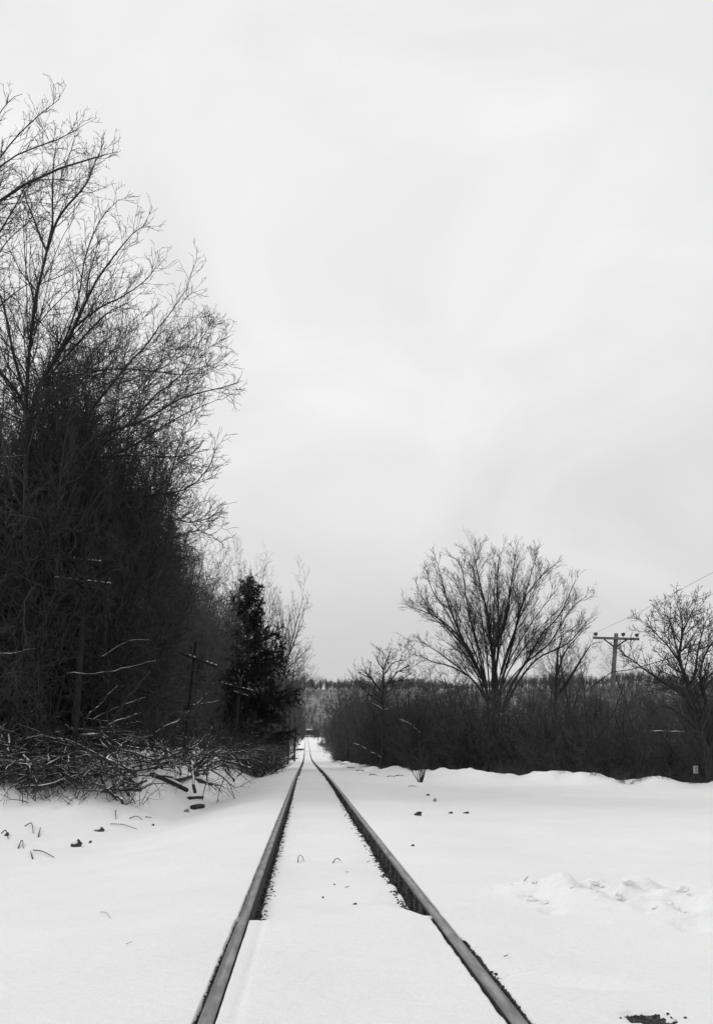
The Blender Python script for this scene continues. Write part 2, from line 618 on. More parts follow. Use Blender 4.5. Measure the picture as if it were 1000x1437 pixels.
sc10 = nt.nodes.new('ShaderNodeVectorMath'); sc10.operation = 'SCALE'; sc10.inputs['Scale'].default_value = 1 / BGS
nt.links.new(mu.outputs[2], sc10.inputs[0])
mx = nt.nodes.new('ShaderNodeMix'); mx.data_type = 'RGBA'; mx.inputs[0].default_value = .95
nt.links.new(hs.outputs['Color'], mx.inputs[6]); nt.links.new(sc10.outputs[0], mx.inputs[7])
nt.links.new(mx.outputs[2], bg.inputs['Color'])
bg.inputs['Strength'].default_value = BGS

sd = bpy.data.lights.new('sun', 'SUN'); so = bpy.data.objects.new('sun', sd); col.objects.link(so)
sd.energy = 1.05; sd.angle = math.radians(16); sd.color = (1, 1, 1)
dirv = Vector((math.sin(SUN_AZ) * math.cos(SUN_EL), math.cos(SUN_AZ) * math.cos(SUN_EL), math.sin(SUN_EL)))
so.rotation_euler = dirv.to_track_quat('Z', 'Y').to_euler()
so.location = (20, 20, 40)

sc.view_settings.view_transform = 'Standard'
sc.view_settings.look = 'None'
sc.view_settings.exposure = 0
sc.render.engine = 'CYCLES'
sc.cycles.max_bounces = 4
sc.cycles.diffuse_bounces = 3
sc.cycles.use_denoising = True
sc.cycles.denoiser = 'OPENIMAGEDENOISE'
sc.cycles.denoising_prefilter = 'ACCURATE'
sc.cycles.denoising_input_passes = 'RGB_ALBEDO_NORMAL'

# ------------------------------------------------------------------ ground


def axis(parts):
    out = [parts[0][0]]
    for a, b_, st in parts:
        out += list(np.linspace(a, b_, max(2, int(round((b_ - a) / st)) + 1))[1:])
    return np.array(out)


def geo(a, b_, st, g):
    out = [a]
    while out[-1] < b_:
        out.append(out[-1] + st); st *= g
    out[-1] = b_
    return np.array(out)


i0, i1 = XR - .17, XR + .17
xin = axis([(-i0, -.40, .016), (-.40, i0, .05)])
xs = np.concatenate([-geo(9, 3000, .3, 1.16)[::-1], axis([(-9, -3, .16), (-3, -i1, .08), (-i1, -i0, .0085)]), xin[1:-1],
                     axis([(i0, i1, .0085), (i1, 5.6, .045), (5.6, 9, .10)]), geo(9, 18, .14, 1.0)[1:], geo(18, 3000, .3, 1.16)[1:]])
ys = np.concatenate([axis([(-40, -5, 5), (-5, 2.6, .6), (2.6, 9.2, .032)]), geo(9.2, 30, .04, 1.012)[1:], geo(30, 3000, .25, 1.03)[1:]])
xs = np.unique(np.round(xs, 5)); ys = np.unique(np.round(ys, 5))
GX, GY = np.meshgrid(xs, ys)
Z, BARE = terrain(GX.ravel(), GY.ravel())
nx, ny = len(xs), len(ys)
ii = (np.arange(ny - 1)[:, None] * nx + np.arange(nx - 1)[None, :]).ravel()
quads = np.stack([ii, ii + 1, ii + nx + 1, ii + nx], 1)
me = np_mesh('snow_ground', np.stack([GX.ravel(), GY.ravel(), Z], 1), quads, M['ground'])
a = me.attributes.new('bare', 'FLOAT', 'POINT'); a.data.foreach_set('value', BARE.astype(np.float32))
ground = tag(link('ground', me), 'snow covered ground around the railway line', None, None, 'structure')

# distant hillside
hxs = np.linspace(-700, 1500, 130); hys = np.linspace(735, 1600, 60)
HX, HY = np.meshgrid(hxs, hys)


def hill_z(x, y):
    ridge = 88 + 9 * vn(x / 260, 0 * x, 71) + 6 * vn(x / 90, 0 * x, 72) + 8 * sst(0, 500, x)
    rise = sst(730, 1180, y + 60 * vn(x / 200, y / 200, 73))
    return -4 + (ridge + 4) * (rise ** .9) + 4 * fbm(x / 60, y / 60, 74)


hz = hill_z(HX.ravel(), HY.ravel())
nx2, ny2 = len(hxs), len(hys)
ii = (np.arange(ny2 - 1)[:, None] * nx2 + np.arange(nx2 - 1)[None, :]).ravel()
me = np_mesh('hill', np.stack([HX.ravel(), HY.ravel(), hz], 1), np.stack([ii, ii + 1, ii + nx2 + 1, ii + nx2], 1), M['hill'])
tag(link('hill', me), 'snowy wooded hillside closing the view down the line', None, None, 'structure')

# far wood on the hill (reads as one mass)
protos = []
for k in range(5):
    r = np.random.default_rng(100 + k)
    H = 12 + 3 * r.random()
    p, rad = random_stem(r, (0, 0, 0), (0, 0, 1), H, 5, .06, .1, .22, .06)
    mb = MB(); mb.tubes(p, rad, 3)
    c1 = spawn(p[None], rad[None], 2.2, t0=.3, ang=(25, 60), lr=(.25, .45), tap=.4, n=2, jit=.1, up=.2, rmin=.07, r=r)
    mb.tubes(c1[0], c1[1], 3)
    c2 = spawn(c1[0], c1[1], .9, t0=.2, ang=(25, 60), lr=(.4, .7), n=1, jit=.1, up=.2, rmin=.05, kmax=4, r=r)
    mb.tubes(c2[0], c2[1], 3)
    protos.append((np.concatenate(mb.V), np.concatenate(mb.Q4)))
mb = MB()
r = np.random.default_rng(7)
N = 0
while N < 4600:
    x = r.uniform(-60, 760); y = r.uniform(745, 1290)
    ridge_band = y > 1075
    if not ridge_band and r.random() > (.5 if x < 190 else .95):
        continue
    if y > 1230 and r.random() > .6:
        continue
    s = r.uniform(.7, 1.15) * (1.0 + .7 * float(vn(x / 45.0, y / 80.0, 75)) if ridge_band else .75)
    V, Q = protos[r.integers(5)]
    an = r.uniform(0, 2 * PI); cs, sn = math.cos(an), math.sin(an)
    v = np.stack([V[:, 0] * cs - V[:, 1] * sn, V[:, 0] * sn + V[:, 1] * cs, V[:, 2]], 1) * s
    z = float(hill_z(np.array([x]), np.array([y]))[0])
    mb.raw(v + np.array([x, y, z - .3]), Q)
    N += 1
tag(mb.build('far_forest', M['far']), 'bare grey wood covering the distant hillside', 'forest', None, 'stuff')

# ------------------------------------------------------------------ track
track = thing('railway_track', (0, 0, 0), 'pair of worn steel rails running straight away through the snow to the far hill', 'railway track')
prof = [(-.0375, -.012), (-.0345, -.003), (-.027, 0.0), (0, .0015), (.027, 0.0), (.0345, -.003), (.0375, -.012), (.0355, -.040), (.012, -.052),
        (.0085, -.12), (.018, -.158), (.070, -.170), (.070, -.180), (-.070, -.180), (-.070, -.170), (-.018, -.158), (-.0085, -.12), (-.012, -.052), (-.0355, -.040)]
pr = np.array(prof)
ry = np.concatenate([np.arange(-6, 30, .5), geo(30, 735, .6, 1.025)])
rails = []
for s in (-1, 1):
    n = len(pr)
    V = np.zeros((len(ry), n, 3))
    wob = .004 * vn(ry * .3, ry * 0, 81 + s)
    V[:, :, 0] = s * XR + pr[None, :, 0] + wob[:, None]
    V[:, :, 1] = ry[:, None]
    V[:, :, 2] = zp(ry)[:, None] + pr[None, :, 1]
    base = (np.arange(len(ry) - 1) * n)[:, None]
    j = np.arange(n)[None, :]; j2 = (np.arange(n) + 1) % n
    q = np.stack([base + j, base + j2[None, :], base + n + j2[None, :], base + n + j], -1).reshape(-1, 4)
    mi = np.tile(np.array([0 if k < 6 else 1 for k in range(n)]), len(ry) - 1)
    rail = link('rail', np_mesh('rail', V.reshape(-1, 3), q[:, ::-1], [M['railtop'], M['rust']], False, mi), track)
    rails.append(rail)
# tie plates with spikes and joint bars: dark lumps along the rails
r = np.random.default_rng(3)
pm = MB()
pm.box((0, 0, 0), (.36, .20, .03))
for (dx, dy) in ((-.10, .05), (.10, -.05), (-.10, -.05), (.10, .05)):
    pm.box((dx, dy, .03), (.035, .03, .05)); pm.box((dx * .93, dy, .058), (.055, .036, .014))
plate_me = pm.mesh('tie_plate', M['rust'], False)
jm = MB()
for sgn in (-1, 1):
    jm.box((sgn * .032, 0, -.09), (.034, .62, .085))
    for k in range(4):
        jm.box((sgn * .062, -.24 + .16 * k, -.088), (.035, .038, .038))
joint_me = jm.mesh('joint_bar', M['rust'], False)
for rail, s in zip(rails, (-1, 1)):
    for k in range(44):
        y = 9.7 + k * .55
        o = link('tie_plate', plate_me, rail, (s * XR, y, zp(y) - .188 + r.uniform(0, .012)))
        o.rotation_euler = (0, 0, r.normal() * .03)
    rest = MB()
    for k in range(44, 330):
        y = 9.7 + k * .55
        rest.box((s * XR, y, zp(y) - .158), (.36 + .1 * r.random(), .18, .03 + .05 * r.random()))
        if r.random() < .35:
            rest.rock((s * XR - s * r.uniform(.07, .14), y + .2, zp(y) - .13), (.12, .16, .10), k)
    tag(rest.build('tie_plates', M['rust'], rail, smooth=False), kind='stuff')
    for y in ((17.6, 29.5) if s < 0 else (23.6, 35.5)):
        link('joint_bar', joint_me, rail, (s * XR, y, zp(y)))
# ballast
bm_ = MB()
r = np.random.default_rng(9)
for k in range(1500):
    if k < 1250:
        y = 6.5 + 16 * r.random() ** 1.6
        s = -1 if r.random() < .45 else 1
        d = HW + .02 + r.random() * (.075 if s < 0 else .10)
        x = s * (XR - d)
        sz = .012 + .030 * r.random()
        z = -.15 + r.uniform(0, .025)
    else:
        y = r.uniform(3, 5.6)
        x = XR + HW + .012 + .05 * r.random() if r.random() < .6 else (-XR - HW - .012 - .012 * r.random())
        sz = .006 + .012 * r.random(); z = -.03
    bm_.rock((x, y, zp(y) + z), (sz * 1.2, sz, sz * .8), int(r.integers(1e6)), .6, r.random() * 3)
for k in range(420):
    y = 6.7 + 13 * r.random() ** 1.5
    s = -1 if r.random() < .35 else 1
    x = s * (XR - HW - abs(r.normal()) * .035 - (.095 if s > 0 else .06))
    sz = .008 + .018 * r.random()
    bm_.rock((x, y, gz(x, y) + sz * .1), (sz * 1.3, sz, sz * .7), int(r.integers(1e6)), .6, r.random() * 3)
for k in range(260):
    p = np.array([1.42, 3.93]) + r.normal(size=2) * np.array([.055, .035])
    sz = .004 + .010 * r.random()
    bm_.rock((p[0], p[1], gz(p[0], p[1]) + sz * .15), (sz * 1.3, sz, sz * .7), int(r.integers(1e6)), .6, r.random() * 3)
tag(bm_.build('gravel', M['gravel'], smooth=False), 'dark ballast gravel showing through the snow beside the rails', 'gravel', None, 'stuff')

# ------------------------------------------------------------------ small things on the snow


def stone(px, py, wpx, hpx, label, snow=False, name='stone', mkey='stone', seed=1):
    p = hit(px, py + hpx * .5)
    k = p[1] / F
    sx_, sz_ = wpx * k * .9, hpx * k * .9
    if snow: p = p - np.array([0, 0, sz_ * .12])
    t = thing(name, p, label, name.replace('_', ' ')) if snow else None
    mb = MB()
    off = np.zeros(3) if snow else np.asarray(p)
    mb.rock(off + np.array([0, 0, sz_ * .25]), (sx_, sx_ * .8, sz_ * 1.1), seed, .34, seed)
    mb.rock(off + np.array([sx_ * .18, 0, sz_ * .45]), (sx_ * .5, sx_ * .5, sz_ * 1.0), seed + 50, .4, seed * .7)
    mb.rock(off + np.array([-sx_ * .26, 0, sz_ * .2]), (sx_ * .5, sx_ * .6, sz_ * .7), seed + 70, .4, seed * .3)
    if snow:
        mb.build(name + '_body' if False else 'rock', M[mkey], t, smooth=False)
        sm = MB(); sm.rock(np.array([-sx_ * .22, -.01, sz_ * .62]), (sx_ * .85, sx_ * .75, sz_ * .62), seed + 1, .2, 0)
        sm.build('snow_cap', M['snow'], t)
        return t
    o = mb.build(name, M[mkey], smooth=False)
    return tag(o, label, name.replace('_', ' '))


def stick(pix, rpx, label, name='twig', lift=.01, Y=None, group=None, cat=None):
    """bent stick through ground pixels (px, py, height in px)"""
    P = []
    for (a, b_, h) in pix:
        p = hit(a, b_)
        P.append(p + np.array([0, 0, lift + h * p[1] / F]))
    P = np.array(P)
    k = P[:, 1].mean() / F
    mb = MB()
    n = 8
    mb.tubes(resample(P, n), line_r(n, rpx * k * .75, rpx * k * .4), 6, cap=True)
    o = mb.build(name, M['bark'])
    return tag(o, label, cat or name.replace('_', ' '), group)


stone(108, 1182, 16, 12, 'pointed dark rock with snow on its left side in the left foreground snow', True, 'rock', seed=4)
stone(140, 1163, 14, 7, 'flat dark rock under a white snow cap below the brush pile', True, 'rock', seed=9)
stone(127, 1181, 5, 4, 'small dark stone just right of the pointed rock', seed=5)
stone(10, 1170, 6, 6, 'small grey stone at the left edge of the snow', seed=6)
stone(215, 1157, 4, 3, 'tiny dark stone on open snow below the log pieces', seed=7)
stone(587, 1141, 12, 7, 'black egg shaped stone lying on the snow right of the track', seed=8)
stone(600, 1115, 6, 3, 'small dark flat stone near the little upright bush', seed=12)
stone(610, 1122, 5, 6, 'small snow dusted grey stone between the bush and black stone', seed=13, mkey='palestone')
stone(632, 1140, 7, 3, 'left of two flat dark stones level with the black egg shaped stone', seed=14)
stone(654, 1140, 9, 3, 'right of two flat dark stones level with the black egg shaped stone', seed=15)
stone(579, 1186, 5, 3, 'lone small dark stone just right of the right rail', seed=16)
stone(498, 1268, 6, 3, 'dark pebble between the rails just beyond the snowed crossing', seed=17)
stone(453, 1259, 3, 3, 'tiny dark pebble between the rails nearest the left rail', seed=18)
stone(469, 1241, 3, 2, 'tiny dark pebble between the rails under the curled stalk', seed=19)
stick([(2, 1170, 0), (8, 1170, 4), (12, 1178, 0)], 1.0, 'short bent twig at the far left edge beside grey stone')
stick([(26, 1191, 0), (31, 1183, 4), (33, 1191, 0)], 1.0, 'small forked twig like an upside down V on the left')
stick([(46, 1206, 0), (43, 1197, 2)], 1.1, 'short stub of twig at the left end of long stick')
stick([(47, 1196, 2), (60, 1199, 3), (76, 1205, 1)], 1.1, 'longest dark stick lying on the left foreground snow')
stick([(35, 1160, 0), (44, 1159, 3), (47, 1170, 0)], .9, 'thin bent twig arching out of the snow on the left')
stick([(54, 1175, 0), (57, 1165, 3)], 1.1, 'little upright twig stub left of pointed rock')
stick([(162, 1141, 3), (163, 1150, 0)], .9, 'little upright twig below the brush pile edge')
stick([(182, 1150, 1), (192, 1148, 2), (200, 1152, 1)], .9, 'thin twig flat on the snow left of the log pieces')
stick([(204, 1148, 1), (213, 1149, 1)], .9, 'short straight twig flat on the snow beside log pieces')
stick([(155, 1158, 1), (172, 1160, 2), (192, 1165, 1)], .8, 'long thin twig trailing right from the snow capped rock')
stick([(418, 1211, 0), (419, 1206, 4), (424, 1207, 4), (426, 1210, 0)], .8, 'small curled dark leaf stalk between the rails on the left')
stick([(467, 1212, 0), (472, 1209, 3), (478, 1211, 2)], 1.0, 'arched dark twig between the rails in the middle')
stick([(484, 1247, 0), (490, 1247, 1)], .7, 'thin short twig between the rails near the pebbles')
stick([(485, 1225, 0), (490, 1226, 1)], .6, 'faint short twig between the rails right of arched twig')
stick([(515, 1211, 0), (519, 1210, 1)], .6, 'tiny twig close to the inside of the right rail')
stick([(707, 1346, 1), (713, 1344, 1)], .9, 'short dark twig on snow right of the near right rail')
stick([(141, 1282, 0), (149, 1286, 3), (155, 1291, 0)], .5, 'faint dry grass stem on the open left foreground snow')
stick([(177, 1327, 0), (186, 1326, 2)], .5, 'faint straw lying on the nearest left snow')
stick([(735, 1241, 2), (741, 1239, 6)], .8, 'grey twig tip poking from the ploughed snow mound')
r = np.random.default_rng(44)
for (a, b_) in ((523, 1088), (560, 1089), (505, 1082), (492, 1078), (470, 1070), (482, 1073), (578, 1104), (548, 1090)):
    stick([(a - 5, b_, .2), (a, b_ - .2, .6), (a + 6, b_ + .3, .3)], .8, 'short dark stick lying along the right edge of the track bed snow', group='sticks along the right snow edge')

r = np.random.default_rng(46)
for k in range(30):
    x = r.uniform(1.55, 3.3); y = 7.3 - .70 * (x - 1.75) - abs(r.normal()) * .35 + .08
    sz = .03 + .06 * r.random() ** 2
    mb = MB(); mb.rock((x, y, gz(x, y) + sz * .18), (sz * 1.4, sz, sz * .8), 900 + k, .55, r.random() * 3)
    tag(mb.build('snow_clod', M['snow'], smooth=False), 'small broken white clod of snow on the ploughed mound at right', 'snow clod', 'snow clods on the ploughed mound')

# log pieces
def log(pa, pb, rpx, label, name='log', m='snowbark', snow=True, Y=None, taper=.85):
    A = at(pa[0], pa[1], Y) if Y else hit(*pa)
    B = at(pb[0], pb[1], Y + (pb[2] if len(pb) > 2 else 0)) if Y else hit(*pb)
    if not Y:
        A[2] += rpx * A[1] / F * .7; B[2] += rpx * B[1] / F * .7
    k = A[1] / F
    t = thing(name, A, label, 'log')
    mb = MB(); n = 7
    P = resample([A - A, (B - A) * .5 + np.array([0, 0, .02]), B - A], n)
    mb.tubes(P, line_r(n, rpx * k, rpx * k * taper), 9, cap=True)
    mb.build('wood', M['bark'], t)
    if snow:
        sm = MB()
        Rr = line_r(n, rpx * k, rpx * k * taper)
        sm.tubes(P[:] + np.array([0, 0, 1]) * (Rr * .80)[:, None], Rr * .85 * np.array([.3, .9, 1, 1, 1, .9, .3]), 8, cap=True)
        sm.build('snow', M['snow'], t)
    return t


log((270, 1136), (285, 1134), 3.6, 'short cut log block lowest on the snow in front of the brush pile', snow=False)
stone(262, 1137, 9, 5, 'pale grey stone touching the left end of the lowest log block', seed=31, mkey='palestone')
log((265, 1122), (284, 1121), 2.6, 'short sawn log with snow on top just above the lowest block')
log((280, 1040), (322, 1062), 4, 'straight snow topped log lying across the brush pile')
log((213, 1090), (262, 1112), 4, 'long log buried under branches in the middle of the brush pile')
log((243, 1100), (278, 1090), 4, 'forked looking log end with thick snow beside the sawn log')

# ------------------------------------------------------------------ snowy limbs and leaning trunks on the left


def limb(pix, Y, r0, r1, label, name='snowy_branch', cat='branch', snow=True, twigs=True, group=None, seed=0, dY=0.0, srad=.8):
    pts = [at(a, b_, Y + dY * i / max(1, len(pix) - 1)) for i, (a, b_) in enumerate(pix)]
    base = pts[0].copy()
    P = resample([p - base for p in pts], 14)
    k = Y / F
    r0, r1 = r0 * .72, r1 * .62
    jr = np.random.default_rng(900 + seed)
    L_ = np.linalg.norm(P[-1] - P[0]); P = P + jr.normal(size=P.shape) * L_ * .007
    R = line_r(14, r0 * k, r1 * k)
    t = thing(name, base, label, cat, group)
    mb = MB(); mb.tubes(P, R, 7, cap=True)
    if twigs:
        rr_ = np.random.default_rng(500 + seed)
        c = spawn(P[None], R[None], 2.6, t0=.2, ang=(25, 60), lr=(.2, .5), n=5, jit=.2, up=.03, rmin=.007, r=rr_)
        mb.tubes(c[0], c[1], 4)
        c = spawn(c[0], c[1], 2.5, t0=.2, ang=(30, 60), lr=(.3, .6), n=3, jit=.18, up=.05, rmin=.005, r=rr_)
        mb.tubes(c[0], c[1], 3)
    mb.build('wood', M['bark'], t)
    if snow:
        sm = MB()
        sh = np.array([0, -.25, 1.0]) * (R * .72 + .002)[:, None]
        wv = .55 * np.clip(.1 + 1.3 * np.random.default_rng(seed).random(14), .15, 1.1); wv[0] = wv[-1] = .15
        sm.tubes(P + sh, np.maximum(R * srad, .010) * wv, 7, cap=True)
        sm.build('snow', M['snow'], t)
    return t


limb([(196, 1052), (222, 1030), (250, 1012), (272, 993), (290, 974), (302, 960)], 24, 6, 2.2, 'thick leaning trunk with snow along its upper side, rising right over the brush pile', name='leaning_trunk', cat='trunk', seed=1)
limb([(112, 1033), (140, 1032), (150, 1042), (165, 1054), (190, 1057), (220, 1068)], 21, 4.6, 2.0, 'broken limb with a thick snow cap, bending down to the right from the dark stump', name='broken_limb', cat='limb', seed=2)
limb([(140, 1034), (152, 1018), (168, 995), (180, 980), (196, 960), (210, 942)], 22, 3.6, 1.4, 'dark limb slanting steeply up to the right above the broken limb', name='broken_limb', cat='limb', seed=3, srad=.5)
limb([(120, 1008), (128, 1000), (144, 986), (150, 976), (166, 962)], 21, 2.0, .9, 'snow lined branch climbing right beside the dark pole foot', seed=4)
limb([(128, 1012), (150, 1000), (170, 990), (188, 984), (204, 978)], 22.5, 1.8, .8, 'snow lined branch curving flat to the right, middle of the three above the broken limb', seed=5)
limb([(150, 1019), (165, 1012), (182, 1006), (198, 1000)], 21, 2.2, 1.5, 'stubby snow topped branch end, lowest of the three above the broken limb', seed=6)
limb([(94, 945), (118, 945), (140, 944), (180, 937), (218, 928)], 22, 1.3, 1.0, 'long nearly level white branch crossing in front of the telegraph pole', seed=7, srad=.72)
limb([(140, 923), (160, 911), (184, 898), (210, 898)], 22, 1.1, .6, 'thin white branch above the long level one, kinked flat at its right end', seed=8, srad=.72)
limb([(0, 917), (20, 917), (34, 913), (50, 910)], 21, 1.4, .8, 'short white branch at the left edge of the thicket', seed=9, srad=.72)
limb([(4, 1080), (14, 1074), (24, 1063)], 21, 1.8, 1.4, 'short snow topped branch stub at the left edge above the snow', seed=10)
limb([(266, 990), (285, 988), (307, 984)], 27, 1.6, 1.2, 'short level white branch right of the thick leaning trunk', seed=11, srad=.9)
limb([(196, 822), (212, 813), (230, 808), (236, 806)], 26, .9, .6, 'thin pale branch high in the thicket right of the telegraph arms', seed=12, srad=.72)
limb([(38, 762), (46, 748), (54, 730), (57, 716)], 22, 1.0, .6, 'thin white upright twig high in the dark vines at left', seed=13, srad=.72)
limb([(0, 642), (18, 641), (38, 639)], 22, 1.3, 1.0, 'white level branch at the left edge high in the vines', seed=14, srad=.72)
limb([(6, 578), (20, 584), (36, 590)], 22, 2.0, 1.6, 'thick snowy stub near the top of the dark vines', seed=15, srad=.9)
limb([(268, 1080), (286, 1064), (300, 1050), (312, 1030), (322, 1008)], 29, 2.4, 1.0, 'dark sapling leaning right behind the brush pile logs', name='leaning_trunk', cat='trunk', seed=16, srad=.5)
limb([(348, 905), (368, 925), (378, 930)], 62, 1.0, .6, 'thin pale twig hanging in front of the spruce', seed=17, srad=.72)

limb([(495, 1044), (508, 1048), (522, 1057), (537, 1064)], 45, 1.6, 1.0, 'white topped limb drooping right at the near end of the right hedge', seed=21, srad=.72, twigs=False)
limb([(515, 986), (526, 989), (538, 996), (552, 991)], 45, 1.2, .8, 'thin white bent branch across the stem of the round topped tree', seed=22, srad=.72, twigs=False)
limb([(646, 1026), (656, 1025), (668, 1030), (678, 1037)], 42, 1.4, .8, 'short white curved branch inside the middle of the right hedge', seed=23, srad=.72, twigs=False)
limb([(560, 1010), (575, 1016), (590, 1030)], 44, 1.1, .7, 'faint white branch slanting down in the hedge above the small bush', seed=24, srad=.9, twigs=False)
limb([(889, 1012), (899, 1020), (908, 1027), (930, 1026), (960, 1027)], 28.5, 1.5, .9, 'snowy branch bent level in front of the hedge, left of the crooked tree', seed=25, srad=.9)
# brush pile: heaped fallen branches
br_protos = []
for k in range(9):
    r = np.random.default_rng(700 + k)
    L = r.uniform(2.8, 4.6)
    p, rad = random_stem(r, (-L / 2, 0, .15), (1, r.normal() * .2, .08), L, 10, .20, -.02, .040 + .03 * r.random(), .014)
    p[:, 2] = np.abs(p[:, 2]) * .6 + .05 + r.uniform(.0, .6) * np.sin(np.linspace(0, PI, 10)) ** 1.2
    mb = MB(); mb.tubes(p, rad, 6, cap=True)
    c = spawn(p[None], rad[None], 2.6, t0=.12, ang=(25, 60), lr=(.3, .6), n=6, jit=.20, up=.02, rr=.75, rmin=.013, r=r)
    mb.tubes(c[0], c[1], 5)
    d_ = spawn(c[0], c[1], 2.0, t0=.15, ang=(30, 60), lr=(.35, .65), n=4, jit=.2, up=.02, rr=.7, rmin=.0085, r=r)
    mb.tubes(d_[0], d_[1], 4)
    e_ = spawn(d_[0], d_[1], 1.2, t0=.2, ang=(30, 65), lr=(.35, .65), n=2, jit=.2, up=.02, rmin=.0045, kmin=0, r=r)
    mb.tubes(e_[0], e_[1], 3)
    wood = mb.mesh('wood', M['snowbark'])
    sm = MB(); w_ = rad * .62 * np.clip(r.normal(size=10) * .6 + .7, .15, 1.15); w_[0] = w_[-1] = .004
    sm.tubes(p + np.array([0, 0, 1]) * (rad * .6)[:, None], w_, 6, cap=True)
    br_protos.append((wood, sm.mesh('snow', M['snow'])))
r = np.random.default_rng(77)
pile_pts = []
for k in range(150):
    u = r.random()
    x = -10 + 415 * u
    lo = np.interp(x, [-10, 60, 150, 230, 290, 330, 370, 405], [1105, 1118, 1130, 1131, 1116, 1094, 1072, 1064])
    hi = np.interp(x, [-10, 60, 150, 230, 290, 330, 370, 405], [1080, 1080, 1062, 1046, 1044, 1050, 1056, 1056])
    pile_pts.append((x, hi + (lo - hi) * r.random() ** .9))
for k in range(34):
    x = 318 + 88 * r.random()
    pile_pts.append((x, np.interp(x, [318, 370, 406], [1070, 1060, 1056]) + np.interp(x, [318, 370, 406], [34, 14, 8]) * r.random()))
for k, (a, b_) in enumerate(pile_pts):
    p = hit(a, b_)
    p[2] += .02 + .55 * r.random() ** 2
    t = thing('fallen_branch', p, 'tangled snow dusted branch heaped in the brush pile left of the track', 'branch', 'fallen branches heaped in the brush pile', r.uniform(0, 2 * PI))
    t.rotation_euler = (r.normal() * .18, r.normal() * .22, r.uniform(0, 2 * PI))
    s = r.uniform(.32, .95) * min(1.1, p[1] / 26)
    t.scale = (s, s, s)
    w_, s_ = br_protos[k % 9]
    link('wood', w_, t); link('snow', s_, t)

# ------------------------------------------------------------------ big trees on the left
TREE_LV = [dict(dens=3.7, t0=.14, ang=(20, 46), lr=(.14, .42), tap=.80, n=8, jit=.09, up=.045, rr=.42, rmin=.008, lmax=3.2, lmin=.55),
           dict(dens=3.7, t0=.10, ang=(25, 52), lr=(.3, .6), tap=.5, n=5, jit=.10, up=.045, rr=.6, rmin=.0074, lmin=.35, lmax=1.5),
           dict(dens=3.6, t0=.08, ang=(25, 58), lr=(.35, .7), tap=.4, n=3, jit=.12, up=.035, rr=.65, rmin=.0064, lmin=.2),
           dict(dens=2.4, t0=.10, ang=(25, 58), lr=(.4, .8), tap=.3, n=2, jit=.12, up=.03, rr=.65, rmin=.0050, kmin=0, lmin=.14)]


def pixel_tree(label, base, stems, Y, spread, seed, levels, name='bare_tree', group=None, trunk_m='bark', crown_m='twig'):
    """stems: (pixel list, r0 px, r1 px); each leans towards or away from the camera a little"""
    r = np.random.default_rng(seed)
    b = np.asarray(base, float)
    out = []
    k = Y / F
    for (pix, r0, r1) in stems:
        pts = []
        n = len(pix)
        for i, (a, c) in enumerate(pix):
            Yi = Y + spread * 2.2 * float(vn(a / 95.0, c / 140.0, seed)) * min(1.0, max(0.0, (1060 - c) / 250.0))
            pts.append(at(a, c, Yi) - b)
        out.append((pts, r0 * k, r1 * k))
    t = thing(name, b, label, 'tree', group)
    mb = MB(); P, R = stems_trunk(mb, out, 16, 7)
    mb.build('trunk', M[trunk_m], t)
    crown_of(P, R, levels, r=r).build('crown', M[crown_m], t)
    return t


gA = hit(30, 1085); YA = 23.5
bA = at(30, 1078, YA); bA[2] = gz(bA[0], YA) - .1
bpx = (34, 1075)
root = [bpx, (36, 900), (37, 700)]
A_stems = [
    (root + [(38, 544), (48, 432), (60, 380), (66, 352), (74, 320), (74, 240), (80, 200)], 4.67, .28),
    ([(66, 352), (78, 315), (92, 292), (120, 260), (132, 232), (144, 205)], 2.21, .28),
    ([(66, 352), (60, 340), (48, 308), (36, 276), (30, 240)], 1.87, .28),
    ([(37, 640), (52, 548), (80, 504), (104, 460), (132, 400), (157, 364), (182, 332), (206, 314)], 3.91, .28),
    ([(104, 460), (140, 432), (172, 416), (206, 392), (225, 364)], 1.70, .28),
    ([(52, 548), (76, 520), (120, 470), (150, 440), (180, 425), (199, 410)], 1.87, .28),
    ([(38, 690), (70, 645), (110, 600), (150, 548), (182, 508), (206, 484), (231, 448), (256, 420), (266, 395), (272, 372)], 2.38, .28),
    ([(60, 690), (120, 645), (186, 590), (216, 556), (249, 532), (267, 508), (286, 470), (302, 448)], 1.70, .28),
    ([(50, 600), (70, 560), (100, 530), (158, 518), (208, 520), (272, 527), (308, 512)], 2.21, .28),
    ([(60, 640), (158, 605), (206, 588), (245, 563), (285, 550), (319, 542), (338, 534)], 2.38, .28),
    ([(60, 680), (147, 643), (186, 626), (230, 597), (272, 575), (308, 560)], 2.04, .28),
    ([(70, 740), (158, 710), (198, 697), (253, 689), (285, 668), (300, 640), (306, 622)], 2.21, .28),
    ([(90, 735), (166, 714), (218, 718), (262, 733), (291, 728), (312, 716)], 1.87, .28),
    ([(38, 560), (20, 500), (8, 440), (-10, 380), (-20, 330)], 2.21, .28),
    ([(38, 600), (30, 560), (0, 520), (-40, 470)], 2.55, .28),
    ([(52, 548), (90, 480), (110, 420), (120, 360), (140, 310), (167, 280)], 1.70, .28),
    ([(147, 643), (177, 640), (216, 640), (255, 640), (291, 630)], 1.36, .28),
]
pixel_tree('tallest forked bare tree on the left, its dark trunk rising clear of the vines', bA, A_stems, YA, 2.6, 201, TREE_LV)

